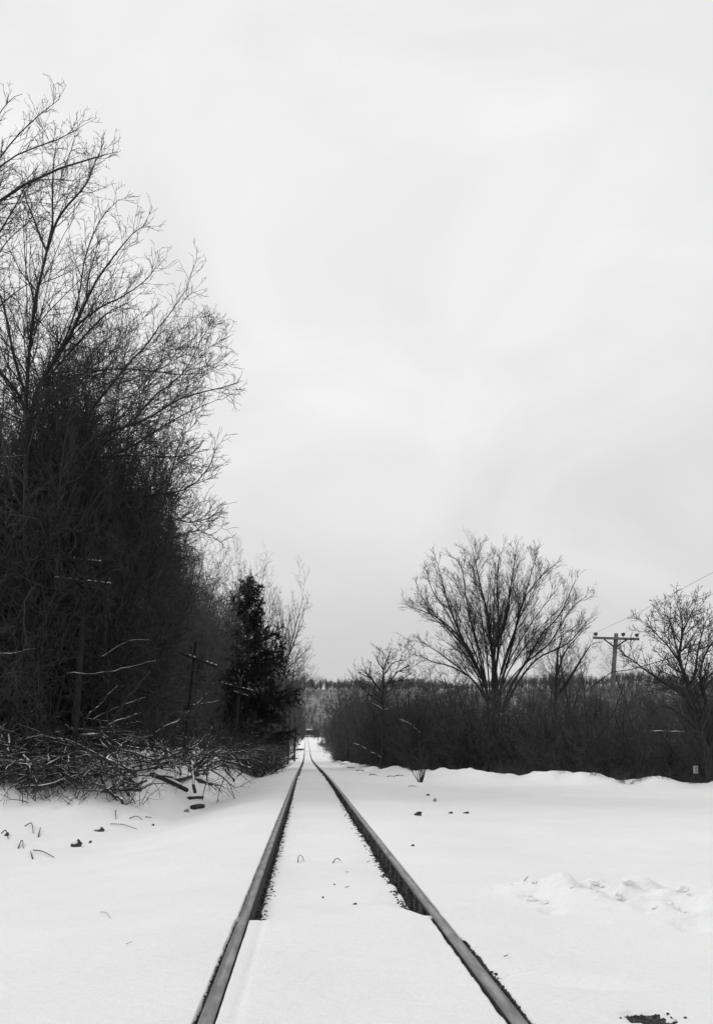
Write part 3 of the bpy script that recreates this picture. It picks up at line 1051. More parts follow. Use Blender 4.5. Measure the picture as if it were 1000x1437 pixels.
bB = at(-150, 1080, 21.0); bB[2] = gz(bB[0], 21.0) - .1
B_stems = [
    ([(-150, 1080), (-140, 800), (-120, 500), (-70, 339), (0, 283), (40, 256), (80, 238), (120, 225), (164, 213)], 6.40, .28),
    ([(-90, 420), (-60, 312), (0, 234), (40, 211), (88, 193), (118, 175)], 2.56, .28),
    ([(-80, 339), (-30, 258), (0, 222), (20, 196), (48, 168), (84, 139)], 2.08, .28),
    ([(-80, 440), (-30, 375), (0, 326), (24, 286), (46, 254), (110, 254)], 2.08, .28),
    ([(-40, 258), (-20, 204), (0, 159), (20, 136), (32, 132)], 1.60, .28),
    ([(-90, 480), (-30, 402), (10, 339), (40, 312), (60, 276)], 1.76, .28),
    ([(-110, 560), (-40, 470), (10, 420), (40, 398), (60, 384)], 1.92, .28),
]
pixel_tree('towering bare tree cut off by the left edge, branches reaching highest into the sky', bB, B_stems, 21.0, 2.5, 202, [dict(TREE_LV[0], lr=(.10, .26))] + TREE_LV[1:])

# ------------------------------------------------------------------ tree prototypes for thickets


def proto_tree(seed, H, nstem, lean, dens, jit, up, fork=.3, rtr=.10, rm=.0055):
    r = np.random.default_rng(seed)
    st = []
    for k in range(nstem):
        a = 2 * PI * (k + r.random() * .7) / nstem
        ln = lean * r.uniform(.5, 1.2) if nstem > 1 else lean * .3
        d = np.array([math.cos(a) * ln, math.sin(a) * ln, 1]); d /= np.linalg.norm(d)
        p, rad = random_stem(r, (math.cos(a) * .12, math.sin(a) * .12, 0), d, H * r.uniform(.75, 1.0), 12, .06, .03, rtr * r.uniform(.7, 1.1), .014)
        st.append((p, rad))
    P = np.stack([s[0] for s in st]); R = np.stack([s[1] for s in st])
    mb = MB(); mb.tubes(P, R, 6)
    lv = [dict(dens=dens[0], t0=fork, ang=(25, 60), lr=(.25, .5), tap=.5, n=6, jit=jit, up=up, rr=.55, rmin=rm * 1.8),
          dict(dens=dens[1], t0=.12, ang=(28, 65), lr=(.3, .55), tap=.4, n=4, jit=jit * 1.1, up=up, rr=.6, rmin=rm * 1.2, lmin=.3),
          dict(dens=dens[2], t0=.1, ang=(28, 65), lr=(.35, .7), tap=.35, n=3, jit=jit * 1.2, up=up * .8, rr=.6, rmin=rm, lmin=.2)]
    if len(dens) > 3:
        lv.append(dict(dens=dens[3], t0=.1, ang=(28, 65), lr=(.4, .8), tap=.3, n=2, jit=jit, up=0, rr=.6, rmin=rm * .9, lmin=.12, kmin=0))
    return mb, crown_of(P, R, lv, r=r)


PT = []      # vine hung dense trees (unit about 10 m)
for k in range(5):
    tr, cr = proto_tree(300 + k, 10, 3 + k % 3, .22 + .05 * (k % 2), (3.0, 3.6, 4.2, 2.6), (.17, .25, .20, .28, .14)[k], (.015, -.035, .0, -.02, .03)[k], fork=.05, rtr=.09, rm=.0085)
    PT.append((tr.mesh('trunk', M['bark']), cr.mesh('crown', M['brush_dark'])))
PB = []      # open bare trees, 10 m
for k in range(5):
    tr, cr = proto_tree(330 + k, 10, 1 + (k % 3), .25, (2.6, 3.2, 4.0, 2.4), .10, .06, fork=.2, rtr=.10, rm=.0062)
    PB.append((tr.mesh('trunk', M['bark']), cr.mesh('crown', M['twig'])))
PS = []      # hedge shrubs, 4.5 m
for k in range(5):
    tr, cr = proto_tree(360 + k, 4.6, 9, .42, (3.8, 4.8, 5.6), .13, .04, fork=.05, rtr=.035, rm=.0066)
    PS.append((tr.mesh('trunk', M['bark']), cr.mesh('crown', M['brush_dark'])))


def plant(proto, x, y, s, label, group, name='bare_tree', cat='tree', sxy=None):
    z = gz(x, y) - .1
    t = thing(name, (x, y, z), label, cat, group, rng.uniform(0, 2 * PI))
    q = s if sxy is None else sxy
    t.scale = (q, q, s)
    link('trunk' if cat == 'tree' else 'stems', proto[0], t); c_ = link('crown', proto[1], t)
    mm_ = 'hazed_far_brush' if (y > 120 or (x > 3 and y > 58)) else 'mid_brush' if x > 3 else 'hazed_grey_brush' if y > 29.2 else None  # crowns farther off take lighter colours that carry the haze
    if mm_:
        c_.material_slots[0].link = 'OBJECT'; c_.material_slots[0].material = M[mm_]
    return t


r = np.random.default_rng(21)
# front row of vine hung trees: tops about photo y 560..600 at the left, stepping down to the right
LV1 = 'vine choked dark tree in the dense left thicket'
G1 = 'vine choked trees of the left thicket'
for (px, top, Y) in ((-60, 560, 24), (-10, 575, 25.5), (30, 590, 23), (70, 565, 26), (105, 570, 25), (140, 570, 27.5), (150, 610, 29), (165, 660, 27), (60, 690, 22.3), (-25, 552, 26.5), (18, 548, 28), (58, 552, 27.3), (92, 556, 29), (124, 575, 27.5), (20, 600, 27), (55, 590, 29), (85, 585, 31), (-40, 600, 27), (160, 625, 28.5), (178, 680, 29),
                     (100, 562, 28), (125, 556, 30), (146, 566, 31), (162, 600, 30), (178, 640, 31.5), (196, 672, 33), (210, 705, 34.5), (222, 735, 36), (236, 755, 40), (250, 775, 41), (120, 600, 24.5), (80, 600, 23.5), (150, 620, 26),
                     (-20, 640, 22.5), (110, 660, 24), (150, 700, 25), (185, 745, 30)):
    x = at(px, 1049, Y)[0]
    zt = at(px, top - (58 if px < 130 else 0), Y)[2] - gz(x, Y)
    plant(PT[r.integers(5)], x, Y, zt / 10.2, LV1, G1, sxy=zt / 10.2 * r.uniform(.55, .74))
for (px, top, Y) in ((200, 745, 33), (218, 765, 36), (240, 780, 40), (175, 720, 34), (140, 690, 35), (90, 640, 33), (40, 620, 32), (-10, 600, 34),
                     (262, 805, 45), (256, 800, 50), (262, 762, 42), (276, 782, 48), (288, 800, 54), (296, 815, 60), (246, 742, 39), (225, 770, 44), (195, 740, 42), (286, 835, 60), (150, 700, 46), (300, 850, 66), (318, 870, 76), (250, 790, 55), (220, 780, 60)):
    x = at(px, 1049, Y)[0]
    zt = at(px, top, Y)[2] - gz(x, Y)
    plant(PT[r.integers(5)], x, Y, zt / 10.2, LV1, G1, sxy=zt / 10.2 * r.uniform(.5, .75))
# trees further up the left side of the line
print('faces', [len(p[1].polygons) for p in PT + PB + PS])
LV2 = 'dark bare tree beside the left of the track beyond the spruce'
G2 = 'bare trees along the left of the track beyond the spruce'
for (px, top, Y) in ((355, 935, 88), (365, 960, 96), (383, 950, 104), (392, 985, 108), (398, 975, 125), (404, 965, 150), (410, 962, 185), (413, 975, 220), (416, 985, 270), (418, 985, 320), (422, 1000, 400), (424, 1003, 480), (426, 1010, 600), (388, 960, 135), (396, 955, 170), (402, 958, 215),
                     (424, 1010, 520), (378, 1000, 92), (388, 1010, 106), (400, 1020, 122)):
    x = at(px, 1049, Y)[0]
    zt = at(px, top, Y)[2] - gz(x, Y)
    plant(PT[r.integers(5)], x, Y, zt / 10, LV2, G2, sxy=zt / 10 * r.uniform(.6, .8))
# single noticeable trees
x = at(384, 1049, 92)[0]
plant(PB[1], x, 92, (at(384, 888, 92)[2] - gz(x, 92)) / 9.5, 'open pale limbed bare tree standing just right of the spruce', None)
x = at(372, 1049, 80)[0]
plant(PB[2], x, 80, (at(372, 815, 80)[2] - gz(x, 80)) / 9.5, 'fine twigged bare tree showing behind the right side of the spruce', None, sxy=1.1)
x = at(335, 1049, 75)[0]
plant(PB[3], x, 75, (at(320, 790, 75)[2] - gz(x, 75)) / 9.5, 'fine twigged bare tree just left of the spruce top', None, sxy=1.0)

for (px, top, Y, pk) in ((402, 905, 100, 3), (412, 935, 125, 0), (374, 862, 86, 2)):
    x = at(px, 1049, Y)[0]
    plant(PB[pk], x, Y, (at(px, top, Y)[2] - gz(x, Y)) / 9.5, {402: 'tallest slim bare tree beside the track beyond the spruce', 412: 'open bare tree nearest the rails beyond the spruce', 374: 'fine twigged bare tree rising behind the right flank of the spruce'}[px], None)

# right hand hedge line
LR = 'dark twiggy shrub packed into the long hedge on the right'
GR = 'shrubs of the long dark hedge on the right'
hp = []
for row, off in ((0, .6), (1, 2.2), (2, 4.2), (3, 7.5)):
    yv = 26.0
    while yv < 120:
        hx = np.interp(yv, HED_Y, HED_X)
        if hx < 26:
            # step along arc length
            hp.append((hx + off * .6 + r.normal() * .35, yv + off + r.normal() * .3, row))
        sl = abs(np.interp(yv + .5, HED_Y, HED_X) - hx) / .5
        yv += (1.7 + .5 * row) / math.sqrt(1 + sl * sl) * (1 + yv / 90)
def hedge_top(px):
    return np.interp(px, [430, 470, 500, 560, 600, 660, 740, 800, 860, 930, 1000], [1020, 1002, 985, 972, 946, 946, 950, 952, 962, 974, 974])
for (x, y, row) in hp:
    u = np.array([x, y, 1.3]) - CAM
    px = CX + F * (u @ _rgt) / (u @ _fwd)
    if row == 0 and r.random() < .12:
        continue
    top = hedge_top(px) + 72 * float(vn(px / 36.0, 3.3, 97)) + r.uniform(-14, 30) + (14 - 30 * (r.random() < .12) if row else r.uniform(25, 70))
    g = gz(x, y)
    zt = at(px, top, y)[2] - g
    plant(PS[r.integers(5)], x, y, max(zt, 1.6) / 4.5, LR, GR, name='hedge_shrub', cat='shrub', sxy=max(zt, 2.2) / 4.5 * r.uniform(.85, 1.1))
LR2 = 'dark bare tree lining the right of the track in the far distance'
G4 = 'far bare trees along the right of the track'
for (px, top, Y) in ((452, 1006, 330), (446, 1006, 420), (441, 1012, 520), (459, 995, 260), (467, 990, 210), (476, 985, 170), (486, 990, 140), (438, 1016, 640), (470, 1004, 150)):
    x = at(px, 1049, Y)[0]
    zt = at(px, top, Y)[2] - gz(x, Y)
    plant(PT[r.integers(5)], x, Y, zt / 10, LR2, G4, sxy=zt / 10 * r.uniform(.7, .9))
# background trees behind the hedge
LR3 = 'thin bare tree standing behind the long hedge on the right'
G5 = 'thin bare trees behind the right hedge'
for (px, top, Y) in ((635, 968, 44), (668, 955, 47), (712, 972, 42), (748, 958, 45), (783, 966, 39), (815, 952, 43), (600, 962, 52), (575, 975, 50), (845, 965, 37), (522, 968, 62), (508, 975, 66), (880, 950, 52), (900, 965, 44), (925, 960, 48), (945, 970, 42), (960, 950, 58), (985, 965, 40), (1005, 960, 52), (840, 955, 55), (1020, 950, 44), (870, 975, 46), (915, 990, 38), (620, 945, 95), (650, 950, 90), (770, 920, 62), (800, 905, 60), (820, 925, 66), (850, 945, 70), (905, 930, 60), (930, 950, 55), (740, 940, 75), (560, 955, 120), (590, 950, 110), (965, 960, 50), (1010, 930, 46)):
    x = at(px, 1049, Y)[0]
    zt = at(px, top, Y)[2] - gz(x, Y)
    plant(PB[r.integers(5)], x, Y, zt / 9.5, LR3, G5, sxy=zt / 9.5 * r.uniform(.9, 1.3))

# ------------------------------------------------------------------ single trees on the right
VASE = [dict(dens=2.5, t0=.28, ang=(14, 36), lr=(.20, .42), tap=.74, n=8, jit=.045, up=.035, rr=.36, rmin=.010, lmax=4.5, lmin=.8),
        dict(dens=3.5, t0=.08, ang=(18, 42), lr=(.3, .55), tap=.5, n=5, jit=.05, up=.05, rr=.5, rmin=.0088, lmin=.5),
        dict(dens=4.0, t0=.08, ang=(18, 44), lr=(.35, .65), tap=.4, n=3, jit=.06, up=.05, rr=.6, rmin=.0078, lmin=.3),
        dict(dens=2.6, t0=.10, ang=(20, 45), lr=(.4, .7), tap=.3, n=2, jit=.06, up=.04, rr=.6, rmin=.007, lmin=.2, kmin=0)]
YV = 52
bV = at(690, 1060, YV); bV[2] = gz(bV[0], YV) - .1
V_stems = [
    ([(688, 1060), (684, 1000), (681, 965), (659, 914), (643, 892), (609, 864), (575, 852)], 2.68, .32),
    ([(682, 965), (674, 946), (651, 903), (628, 846), (613, 788)], 2.01, .32),
    ([(690, 1060), (692, 1000), (693, 960), (685, 870), (674, 824), (662, 769)], 2.90, .32),
    ([(693, 1000), (697, 960), (693, 914), (708, 878), (716, 824), (723, 777)], 2.46, .32),
    ([(692, 1060), (699, 1000), (703, 960), (716, 914), (731, 849), (748, 822), (768, 797)], 2.46, .32),
    ([(703, 1000), (716, 964), (738, 928), (761, 888), (784, 864), (807, 814)], 2.01, .32),
    ([(705, 1000), (725, 960), (754, 924), (796, 903), (826, 867)], 1.87, .32),
    ([(684, 985), (662, 953), (632, 935), (610, 930), (588, 920)], 1.43, .32),
    ([(681, 960), (668, 903), (655, 847), (648, 799), (640, 785)], 1.43, .32),
    ([(695, 941), (700, 884), (697, 828), (700, 777)], 1.52, .32),
    ([(703, 946), (722, 884), (738, 828), (752, 780)], 1.43, .32),
    ([(735, 932), (770, 903), (800, 856), (822, 837)], 1.16, .32),
    ([(659, 914), (630, 884), (600, 851), (584, 823)], 1.16, .32),
    ([(643, 892), (625, 856), (606, 828), (598, 799)], 1.07, .32),
]
for k in range(11):
    an = math.radians(166 - 150 * (k + .6 * rng.random()) / 10.5)
    ex, ey = 700 + 118 * math.cos(an), 955 - 166 * math.sin(an) ** .8
    bx = 690 + 8 * math.cos(an)
    V_stems.append(([(bx, 985), (bx + (ex - bx) * .20, 985 + (ey - 985) * .34), (bx + (ex - bx) * .58, 985 + (ey - 985) * .70), (ex, ey)], 1.2, .26))
pixel_tree('large fan shaped bare tree rising above the middle of the right hedge', bV, V_stems, YV, 4.0, 210, VASE)

b2 = at(780, 1060, 56); b2[2] = gz(b2[0], 56) - .1
pixel_tree('slimmer bare tree tucked against the right side of the fan shaped tree', b2, [
    ([(776, 1060), (778, 1000), (780, 953), (792, 915), (800, 905), (812, 890)], 2.4, .45),
    ([(780, 953), (782, 915), (785, 905), (788, 892)], 2.4, .5),
    ([(780, 980), (800, 950), (815, 925), (828, 905)], 2.4, .5)], 56, 2.0, 211, VASE)

Y3 = 48.5
b3 = at(538, 1080, Y3); b3[2] = gz(b3[0], Y3) - .05
SEED_LV = [dict(dens=2.7, t0=.45, ang=(35, 65), lr=(.25, .45), tap=.4, n=4, jit=.2, up=.1, rr=.6, rmin=.012, lmin=.25),
           dict(dens=4.5, t0=.2, ang=(30, 70), lr=(.35, .7), tap=.3, n=3, jit=.25, up=.05, rr=.7, rmin=.010, lmin=.12),
           dict(dens=6, t0=.2, ang=(30, 70), lr=(.5, .9), tap=.3, n=2, jit=.25, up=.05, rr=.7, rmin=.009, lmin=.06, lmax=.2)]
pixel_tree('small round topped tree with dark seed heads at the near end of the right hedge', b3, [
    ([(535, 1085), (537, 1040), (537, 1000), (537, 968), (546, 958), (556, 944), (574, 934)], 2.0, .6),
    ([(537, 968), (537, 950), (539, 935), (544, 922), (548, 914)], 1.2, .5),
    ([(537, 972), (528, 962), (517, 948), (506, 938)], 1.2, .5),
    ([(546, 958), (562, 954), (577, 944)], .9, .4),
    ([(540, 945), (552, 930), (568, 926)], .9, .4),
    ([(526, 960), (519, 944), (521, 928)], .9, .4),
    ([(520, 952), (512, 948), (503, 943)], .8, .4),
    ([(538, 940), (530, 928), (528, 918)], .9, .5)], Y3, .8, 212, SEED_LV)

Y4 = 29.0
b4 = at(993, 1100, Y4); b4[2] = gz(b4[0], Y4) - .1
R_LV = [dict(dens=8.0, t0=.14, ang=(25, 55), lr=(.2, .45), tap=.65, n=6, jit=.14, up=.06, rr=.4, rmin=.011, lmin=.9, lmax=2.4),
        dict(dens=4.6, t0=.12, ang=(28, 60), lr=(.3, .55), tap=.4, n=4, jit=.15, up=.06, rr=.6, rmin=.0095, lmin=.25),
        dict(dens=6.0, t0=.12, ang=(28, 60), lr=(.35, .7), tap=.4, n=3, jit=.15, up=.05, rr=.6, rmin=.0085, lmin=.15)]
pixel_tree('crooked spreading bare tree at the right edge with its stout trunk at the snow bank', b4, [
    ([(994, 1103), (992, 1056), (976, 1020), (971, 996), (964, 958), (952, 924), (957, 888), (954, 855)], 5.51, .35),
    ([(973, 1005), (960, 975), (947, 968), (923, 953), (899, 936), (884, 924), (868, 918)], 2.75, .35),
    ([(980, 1030), (985, 1000), (990, 990), (981, 948), (988, 920), (1000, 900), (1015, 880)], 2.75, .35),
    ([(966, 965), (975, 940), (978, 915), (984, 890), (990, 870)], 2.08, .35),
    ([(953, 930), (935, 905), (920, 890), (908, 876)], 1.59, .35),
    ([(992, 1056), (1010, 1010), (1020, 960), (1040, 920)], 3.06, .35),
    ([(978, 1022), (950, 1000), (930, 990), (915, 1000), (905, 1025)], 1.47, .35),
    ([(952, 924), (945, 895), (938, 870), (930, 858)], 1.34, .35),
    ([(957, 888), (965, 870), (972, 856)], 1.22, .35)], Y4, 1.6, 213, R_LV)

# dark slender tree by the track
x = at(487, 1049, 72)[0]
plant(PB[0], x, 72, (at(487, 962, 72)[2] - gz(x, 72)) / 9.5, 'dark slender tree standing at the track side end of the right hedge', None, sxy=.55)

# small bush at the snow edge
p = hit(590, 1098)
t = thing('small_bush', p, 'small upright vase shaped bush alone on the snow in front of the hedge', 'bush')
rr_ = np.random.default_rng(61)
st = []
for k in range(14):
    a_ = rr_.uniform(0, 2 * PI); l_ = rr_.uniform(.2, .75)
    st.append(random_stem(rr_, (math.cos(a_) * .06, math.sin(a_) * .06, -.05), norm(np.array([math.cos(a_) * l_, math.sin(a_) * l_, 1])), rr_.uniform(.9, 1.6), 8, .05, .04, .017, .006))
P = np.stack([s[0] for s in st]); R = np.stack([s[1] for s in st])
mb = MB(); mb.tubes(P, R, 5); mb.build('stems', M['bark'], t)
crown_of(P, R, [dict(dens=5, t0=.3, ang=(20, 50), lr=(.25, .5), n=3, jit=.1, up=.05, rmin=.006), dict(dens=5, t0=.2, ang=(20, 50), lr=(.3, .6), n=2, jit=.1, up=.03, rmin=.005, lmin=.1)], r=rr_).build('crown', M['twig'], t)

# spruce
YS = 56


def spruce(px, top, Y, label, seed, wid=.27):
    r = np.random.default_rng(seed)
    x = at(px, 1049, Y)[0]
    z0 = gz(x, Y) - .1
    H = at(px, top, Y)[2] - z0
    t = thing('spruce_tree', (x, Y, z0), label, 'tree')
    mb = MB()
    P = resample([(0, 0, 0), (.05, 0, H * .5), (0, .05, H)], 10)
    mb.tubes(P, line_r(10, .2, .02), 7); mb.build('trunk', M['bark'], t)
    cb = MB()
    nb = int(H * 14)
    hh = .10 + .89 * (np.arange(nb) + r.random(nb)) / nb
    starts = np.stack([0 * hh, 0 * hh, hh * H], 1)
    az = r.uniform(0, 2 * PI, nb)
    env = np.interp(hh, [0, .12, .3, .6, .85, 1], [.45, .85, .95, .70, .42, .10]) * H * wid * r.uniform(.45, 1.25, nb)
    d = np.stack([np.cos(az), np.sin(az), np.interp(hh, [0, .5, .75, 1], [-.5, .0, .7, 1.6])], 1); d = norm(d)
    pts = [starts]; n = 6
    for k in range(n):
        d = norm(d + r.normal(size=d.shape) * .05 + np.array([0, 0, .07]))
        pts.append(pts[-1] + d * (env / n)[:, None])
    P = np.stack(pts, 1); R = np.linspace(.03, .008, n + 1)[None, :] * np.ones((nb, 1))
    cb.tubes(P, R, 4)
    P2, R2 = spawn(P, R, 7, t0=.12, ang=(35, 65), lr=(.22, .42), tap=.5, n=3, jit=.08, up=-.10, rmin=.008, lmin=.15, kmin=4, r=r)
    cb.tubes(P2, R2, 3)
    # needle tufts: thin blades along the shoots
    for (Q, dens) in ((P2, 46), (P, 40)):
        seg = np.diff(Q, axis=1); L = np.linalg.norm(seg, axis=2).sum(1)
        cnt = np.maximum(3, (L * dens)).astype(int); idx = np.repeat(np.arange(len(Q)), cnt); N = len(idx)
        m_ = Q.shape[1]
        f = r.random(N) * (m_ - 1.001); f = np.where(r.random(N) < .15, m_ - 1.01, f); i = f.astype(int); w = (f - i)[:, None]
        pos = Q[idx, i] * (1 - w) + Q[idx, i + 1] * w
        tan = norm(seg[idx, i]); side = norm(np.cross(tan, r.normal(size=(N, 3))))
        dr = norm(tan * .8 + side * .8)
        ln = r.uniform(.12, .26, N)[:, None]
        wv = norm(np.cross(dr, r.normal(size=(N, 3)))) * .024
        V = np.stack([pos - wv, pos + wv, pos + dr * ln], 1).reshape(-1, 3)
        cb.raw(V, np.arange(N * 3).reshape(-1, 3))
    cb.build('crown', M['needle'], t, smooth=False)
    return t


spruce(343, 812, YS, 'dark spruce standing at the right end of the left thicket', 401, .28)
spruce(228, 728, 38, 'dark evergreen tip showing above the middle of the left thicket', 402, .16)

# ------------------------------------------------------------------ brush (uncountable undergrowth)
def brush(name, pts, label, seed, m, rm=.006):
    r = np.random.default_rng(seed)
    protos = []
    for k in range(6):
        rr = np.random.default_rng(seed + 10 + k)
        st = []
        for j in range(9):
            a_ = rr.uniform(0, 2 * PI); l_ = rr.uniform(.3, 1.6)
            st.append(random_stem(rr, (rr.normal() * .25, rr.normal() * .25, 0), norm(np.array([math.cos(a_) * l_, math.sin(a_) * l_, 1])), rr.uniform(.7, 1.5), 7, .14, -.01, .014, rm))
        P = np.stack([s[0] for s in st]); R = np.stack([s[1] for s in st])
        mb = MB(); mb.tubes(P, R, 4)
        c = spawn(P, R, 4.5, t0=.1, ang=(30, 75), lr=(.3, .6), n=4, jit=.2, up=-.01, rmin=rm, r=rr); mb.tubes(c[0], c[1], 3)
        c = spawn(c[0], c[1], 4.5, t0=.1, ang=(30, 75), lr=(.4, .8), n=2, jit=.2, up=0, rmin=rm * .85, lmin=.12, r=rr); mb.tubes(c[0], c[1], 3)
        protos.append((np.concatenate(mb.V), np.concatenate(mb.Q4)))
    out = MB()
    for (x, y, s) in pts:
        V, Q = protos[r.integers(6)]
        an = r.uniform(0, 2 * PI); cs, sn = math.cos(an), math.sin(an)
        v = np.stack([V[:, 0] * cs - V[:, 1] * sn, V[:, 0] * sn + V[:, 1] * cs, V[:, 2]], 1) * s
        out.raw(v + np.array([x, y, gz(x, y) - .05]), Q)
    tag(out.build(name, M[m]), label, 'undergrowth', None, 'stuff')


r = np.random.default_rng(91)
pts = []
for k in range(150):
    px = r.uniform(-30, 330)
    lo = np.interp(px, [-30, 60, 110, 150, 230, 300, 330], [1092, 1084, 1074, 1054, 1047, 1048, 1050])
    hi = lo - np.interp(px, [-30, 150, 330], [50, 30, 14])
    q = hit(px, hi + (lo - hi) * r.random())
    pts.append((q[0], q[1], r.uniform(.6, 1.5)))
for k in range(190):
    y = r.uniform(24, 130)
    x0 = np.interp(y, [24, 42, 52, 130], [6.6, 5.8, 4.6, 4.4])
    pts.append((-x0 - 4.5 * r.random() - .01 * y, y, r.uniform(.8, 1.9)))
for k in range(46):
    px = r.uniform(300, 392)
    Y_ = r.uniform(46, 54) if px < 372 else r.uniform(62, 75)
    pts.append((at(px, 1049, Y_)[0], Y_, r.uniform(1.2, 2.3)))
brush('undergrowth', pts, 'dark tangled undergrowth at the foot of the left thicket', 800, 'brush', .006)
pts = []
for k in range(16):
    px = r.uniform(-5, 130)
    q = hit(px, np.interp(px, [0, 60, 150], [1118, 1124, 1130]) - r.uniform(0, 25))
    pts.append((q[0], q[1], r.uniform(.45, .8)))
for k in range(22):
    a_, b_ = pile_pts[r.integers(len(pile_pts))]
    q = hit(a_ + r.normal() * 6, b_ - 3)
    pts.append((q[0], q[1], r.uniform(.35, .8)))
brush('briars', pts, 'thin briars and stems sprawling over the snow at lower left', 830, 'twig', .0045)
pts = []
for k in range(300):
    y = 24 + 70 * r.random() ** 1.7
    hx = np.interp(y, HED_Y, HED_X)
    if hx > 27: continue
    o = abs(r.normal()) * 1.6
    pts.append((hx + .25 + o, y + .3 + o * .7, r.uniform(.6, 1.35)))
for k in range(90):
    px = r.uniform(760, 1015)
    Y_ = np.interp(px, [760, 1000], [36, 29]) + 9 * r.random()
    pts.append((at(px, 1049, Y_)[0], Y_, r.uniform(.8, 1.6)))
for k in range(130):
    px = r.uniform(640, 1010)
    Y_ = r.uniform(52, 72)
    pts.append((at(px, 1049, Y_)[0], Y_, r.uniform(2.0, 3.4)))
for k in range(110):
    y = 26.5 + 45 * r.random() ** 1.4
    hx = np.interp(y, HED_Y, HED_X)
    if hx < 24:
        pts.append((hx - r.uniform(-.1, .9), y - r.uniform(0, .5), r.uniform(.22, .6)))
for k in range(60):
    y = r.uniform(60, 300)
    pts.append((4.6 + r.random() * 2.5, y, r.uniform(.8, 2)))
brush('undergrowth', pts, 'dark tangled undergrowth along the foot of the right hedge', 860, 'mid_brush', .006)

# ------------------------------------------------------------------ poles
def rotz_from(a, b):
    d = np.asarray(b) - np.asarray(a)
    return d


def old_pole(base_px, top_px, Y, arms, label, r0):
    base = at(base_px[0], base_px[1], Y); top = at(top_px[0], top_px[1], Y)
    base[2] = min(base[2], gz(base[0], Y)) - .1
    t = thing('telegraph_pole', base, label, 'telegraph pole')
    mb = MB(); P = resample([base - base, (top - base) * .5, top - base], 8)
    mb.tubes(P, line_r(8, r0, r0 * .75), 10, cap=True); mb.build('pole', M['oldwood'], t)
    for (pa, pb, dy) in arms:
        A = at(pa[0], pa[1], Y - .16) - base; B = at(pb[0], pb[1], Y - .16 + dy) - base
        am = MB(); am.tubes(np.stack([A, B]), np.array([.055, .055]), 4, cap=True)
        ao = am.build('crossarm', M['oldwood'], t, smooth=False)
        sm = MB()
        n = 9
        for k in range(n):
            if abs(k - n / 2 + .5) < .8 or (k * 7 + int(Y)) % 5 == 0: continue
            a0 = A + (B - A) * (k + .08) / n; a1 = A + (B - A) * (k + .8) / n
            up = np.array([0, 0, .052])
            sm.tubes(resample([a0 + up, (a0 + a1) / 2 + up * 1.25, a1 + up], 5), np.array([.006, .015, .018, .015, .006]), 6, cap=True)
        sm.build('snow', M['snow'], ao)
        pm = MB()
        for k in range(8):
            c = A + (B - A) * (k + .5) / 8
            pm.tubes(np.stack([c + np.array([0, 0, .04]), c + np.array([0, 0, .16]), c + np.array([0, 0, .20])]), np.array([.012, .014, .03]), 6, cap=True)
        pm.build('insulator_pins', M['dark'], ao)
    return t


# pixel x drift of the crossarms follows the line of the track, so they recede a little
old_pole((102, 1074), (122, 780), 22.4, [((97, 785), (143, 790), .0), ((76, 812), (158, 821), .0)], 'nearest old telegraph pole in the left thicket with two snow lined crossarms', .11)
old_pole((259, 1052), (276, 900), 30.6, [((252, 916), (306, 936), .0)], 'second old telegraph pole, one slanting snowy crossarm, above the leaning trunk', .10)
old_pole((326, 1050), (338, 950), 49.5, [((309, 958), (363, 972), .0), ((328, 971), (351, 978), .0)], 'third old telegraph pole with short crossarms, in front of the spruce', .12)

YU = 50
ub = at(857, 1070, YU); ub[2] = gz(ub[0], YU) - .1
up_t = at(864, 889, YU)
t = thing('utility_pole', ub, 'grey wooden utility pole with one crossarm above the right hedge', 'utility pole')
mb = MB(); mb.tubes(resample([ub - ub, at(859, 968, YU) - ub, up_t - ub], 10), line_r(10, .20, .13), 12, cap=True)
mb.build('pole', M['polewood'], t)
A = at(832, 895, YU - .16) - ub; B = at(896, 897, YU - .16) - ub
mb = MB()
d = norm(B - A); mb.box((A + B) / 2, (np.linalg.norm(B - A), .11, .15), rot=np.stack([d, np.array([0, 1, 0]), np.cross(d, np.array([0, 1, 0]))], 1))
mb.build('crossarm', M['polewood'], t, smooth=False)
for (pa, pb) in (((847, 897), (861, 908)), ((879, 897), (864, 908))):
    a_ = at(pa[0], pa[1], YU - .23) - ub; b_ = at(pb[0], pb[1], YU - .17) - ub
    mb = MB(); mb.tubes(np.stack([a_, b_]), np.array([.045, .045]), 4, cap=True); mb.build('brace', M['oldwood'], t, smooth=False)
ins = []
for (a_, b_) in ((835.5, 894), (874, 894.5), (893, 895.5)):
    c = at(a_, b_, YU - .16) - ub
    mb = MB()
    zz_ = np.array([0, .06, .10, .16, .19, .25, .28]) + .02; rr2 = np.array([.02, .02, .11, .14, .09, .16, .06])
    mb.tubes(np.stack([np.array([c[0], c[1], c[2] + q]) for q in zz_]), rr2, 12, cap=True)
    mb.build('insulator', M['dark'], t)
    ins.append(c + ub + np.array([0, 0, .3]))
for k, (p0, (ex, ey)) in enumerate(zip(ins, ((1000, 803), (1000, 833), (1000, 852)))):
    e = at(ex, ey, 27.0)
    e2 = p0 + (e - p0) * 2.1
    mid = (p0 + e) / 2 - np.array([0, 0, .10])
    mb = MB(); mb.tubes(resample([p0, mid, e, e2], 24), np.full(24, .008), 5)
    tag(mb.build('overhead_wire', M['wire']), ['thin overhead wire from the left insulator, highest in the sky at right', 'thin overhead wire from the middle insulator of the utility pole', 'thin overhead wire from the right insulator, lowest of the three'][k], 'wire')
a0 = at(818, 972, YU - .3); a1 = at(858, 943, YU - .2)
mb = MB(); mb.tubes(np.stack([a0, a1]), np.array([.03, .03]), 5)
tag(mb.build('cable', M['oldwood']), 'dark slanting cable running down left from the utility pole', 'cable')
a2 = at(1000, 905, 36); mid = at(894, 937, 46); e2 = a2 + (a2 - mid) * .6
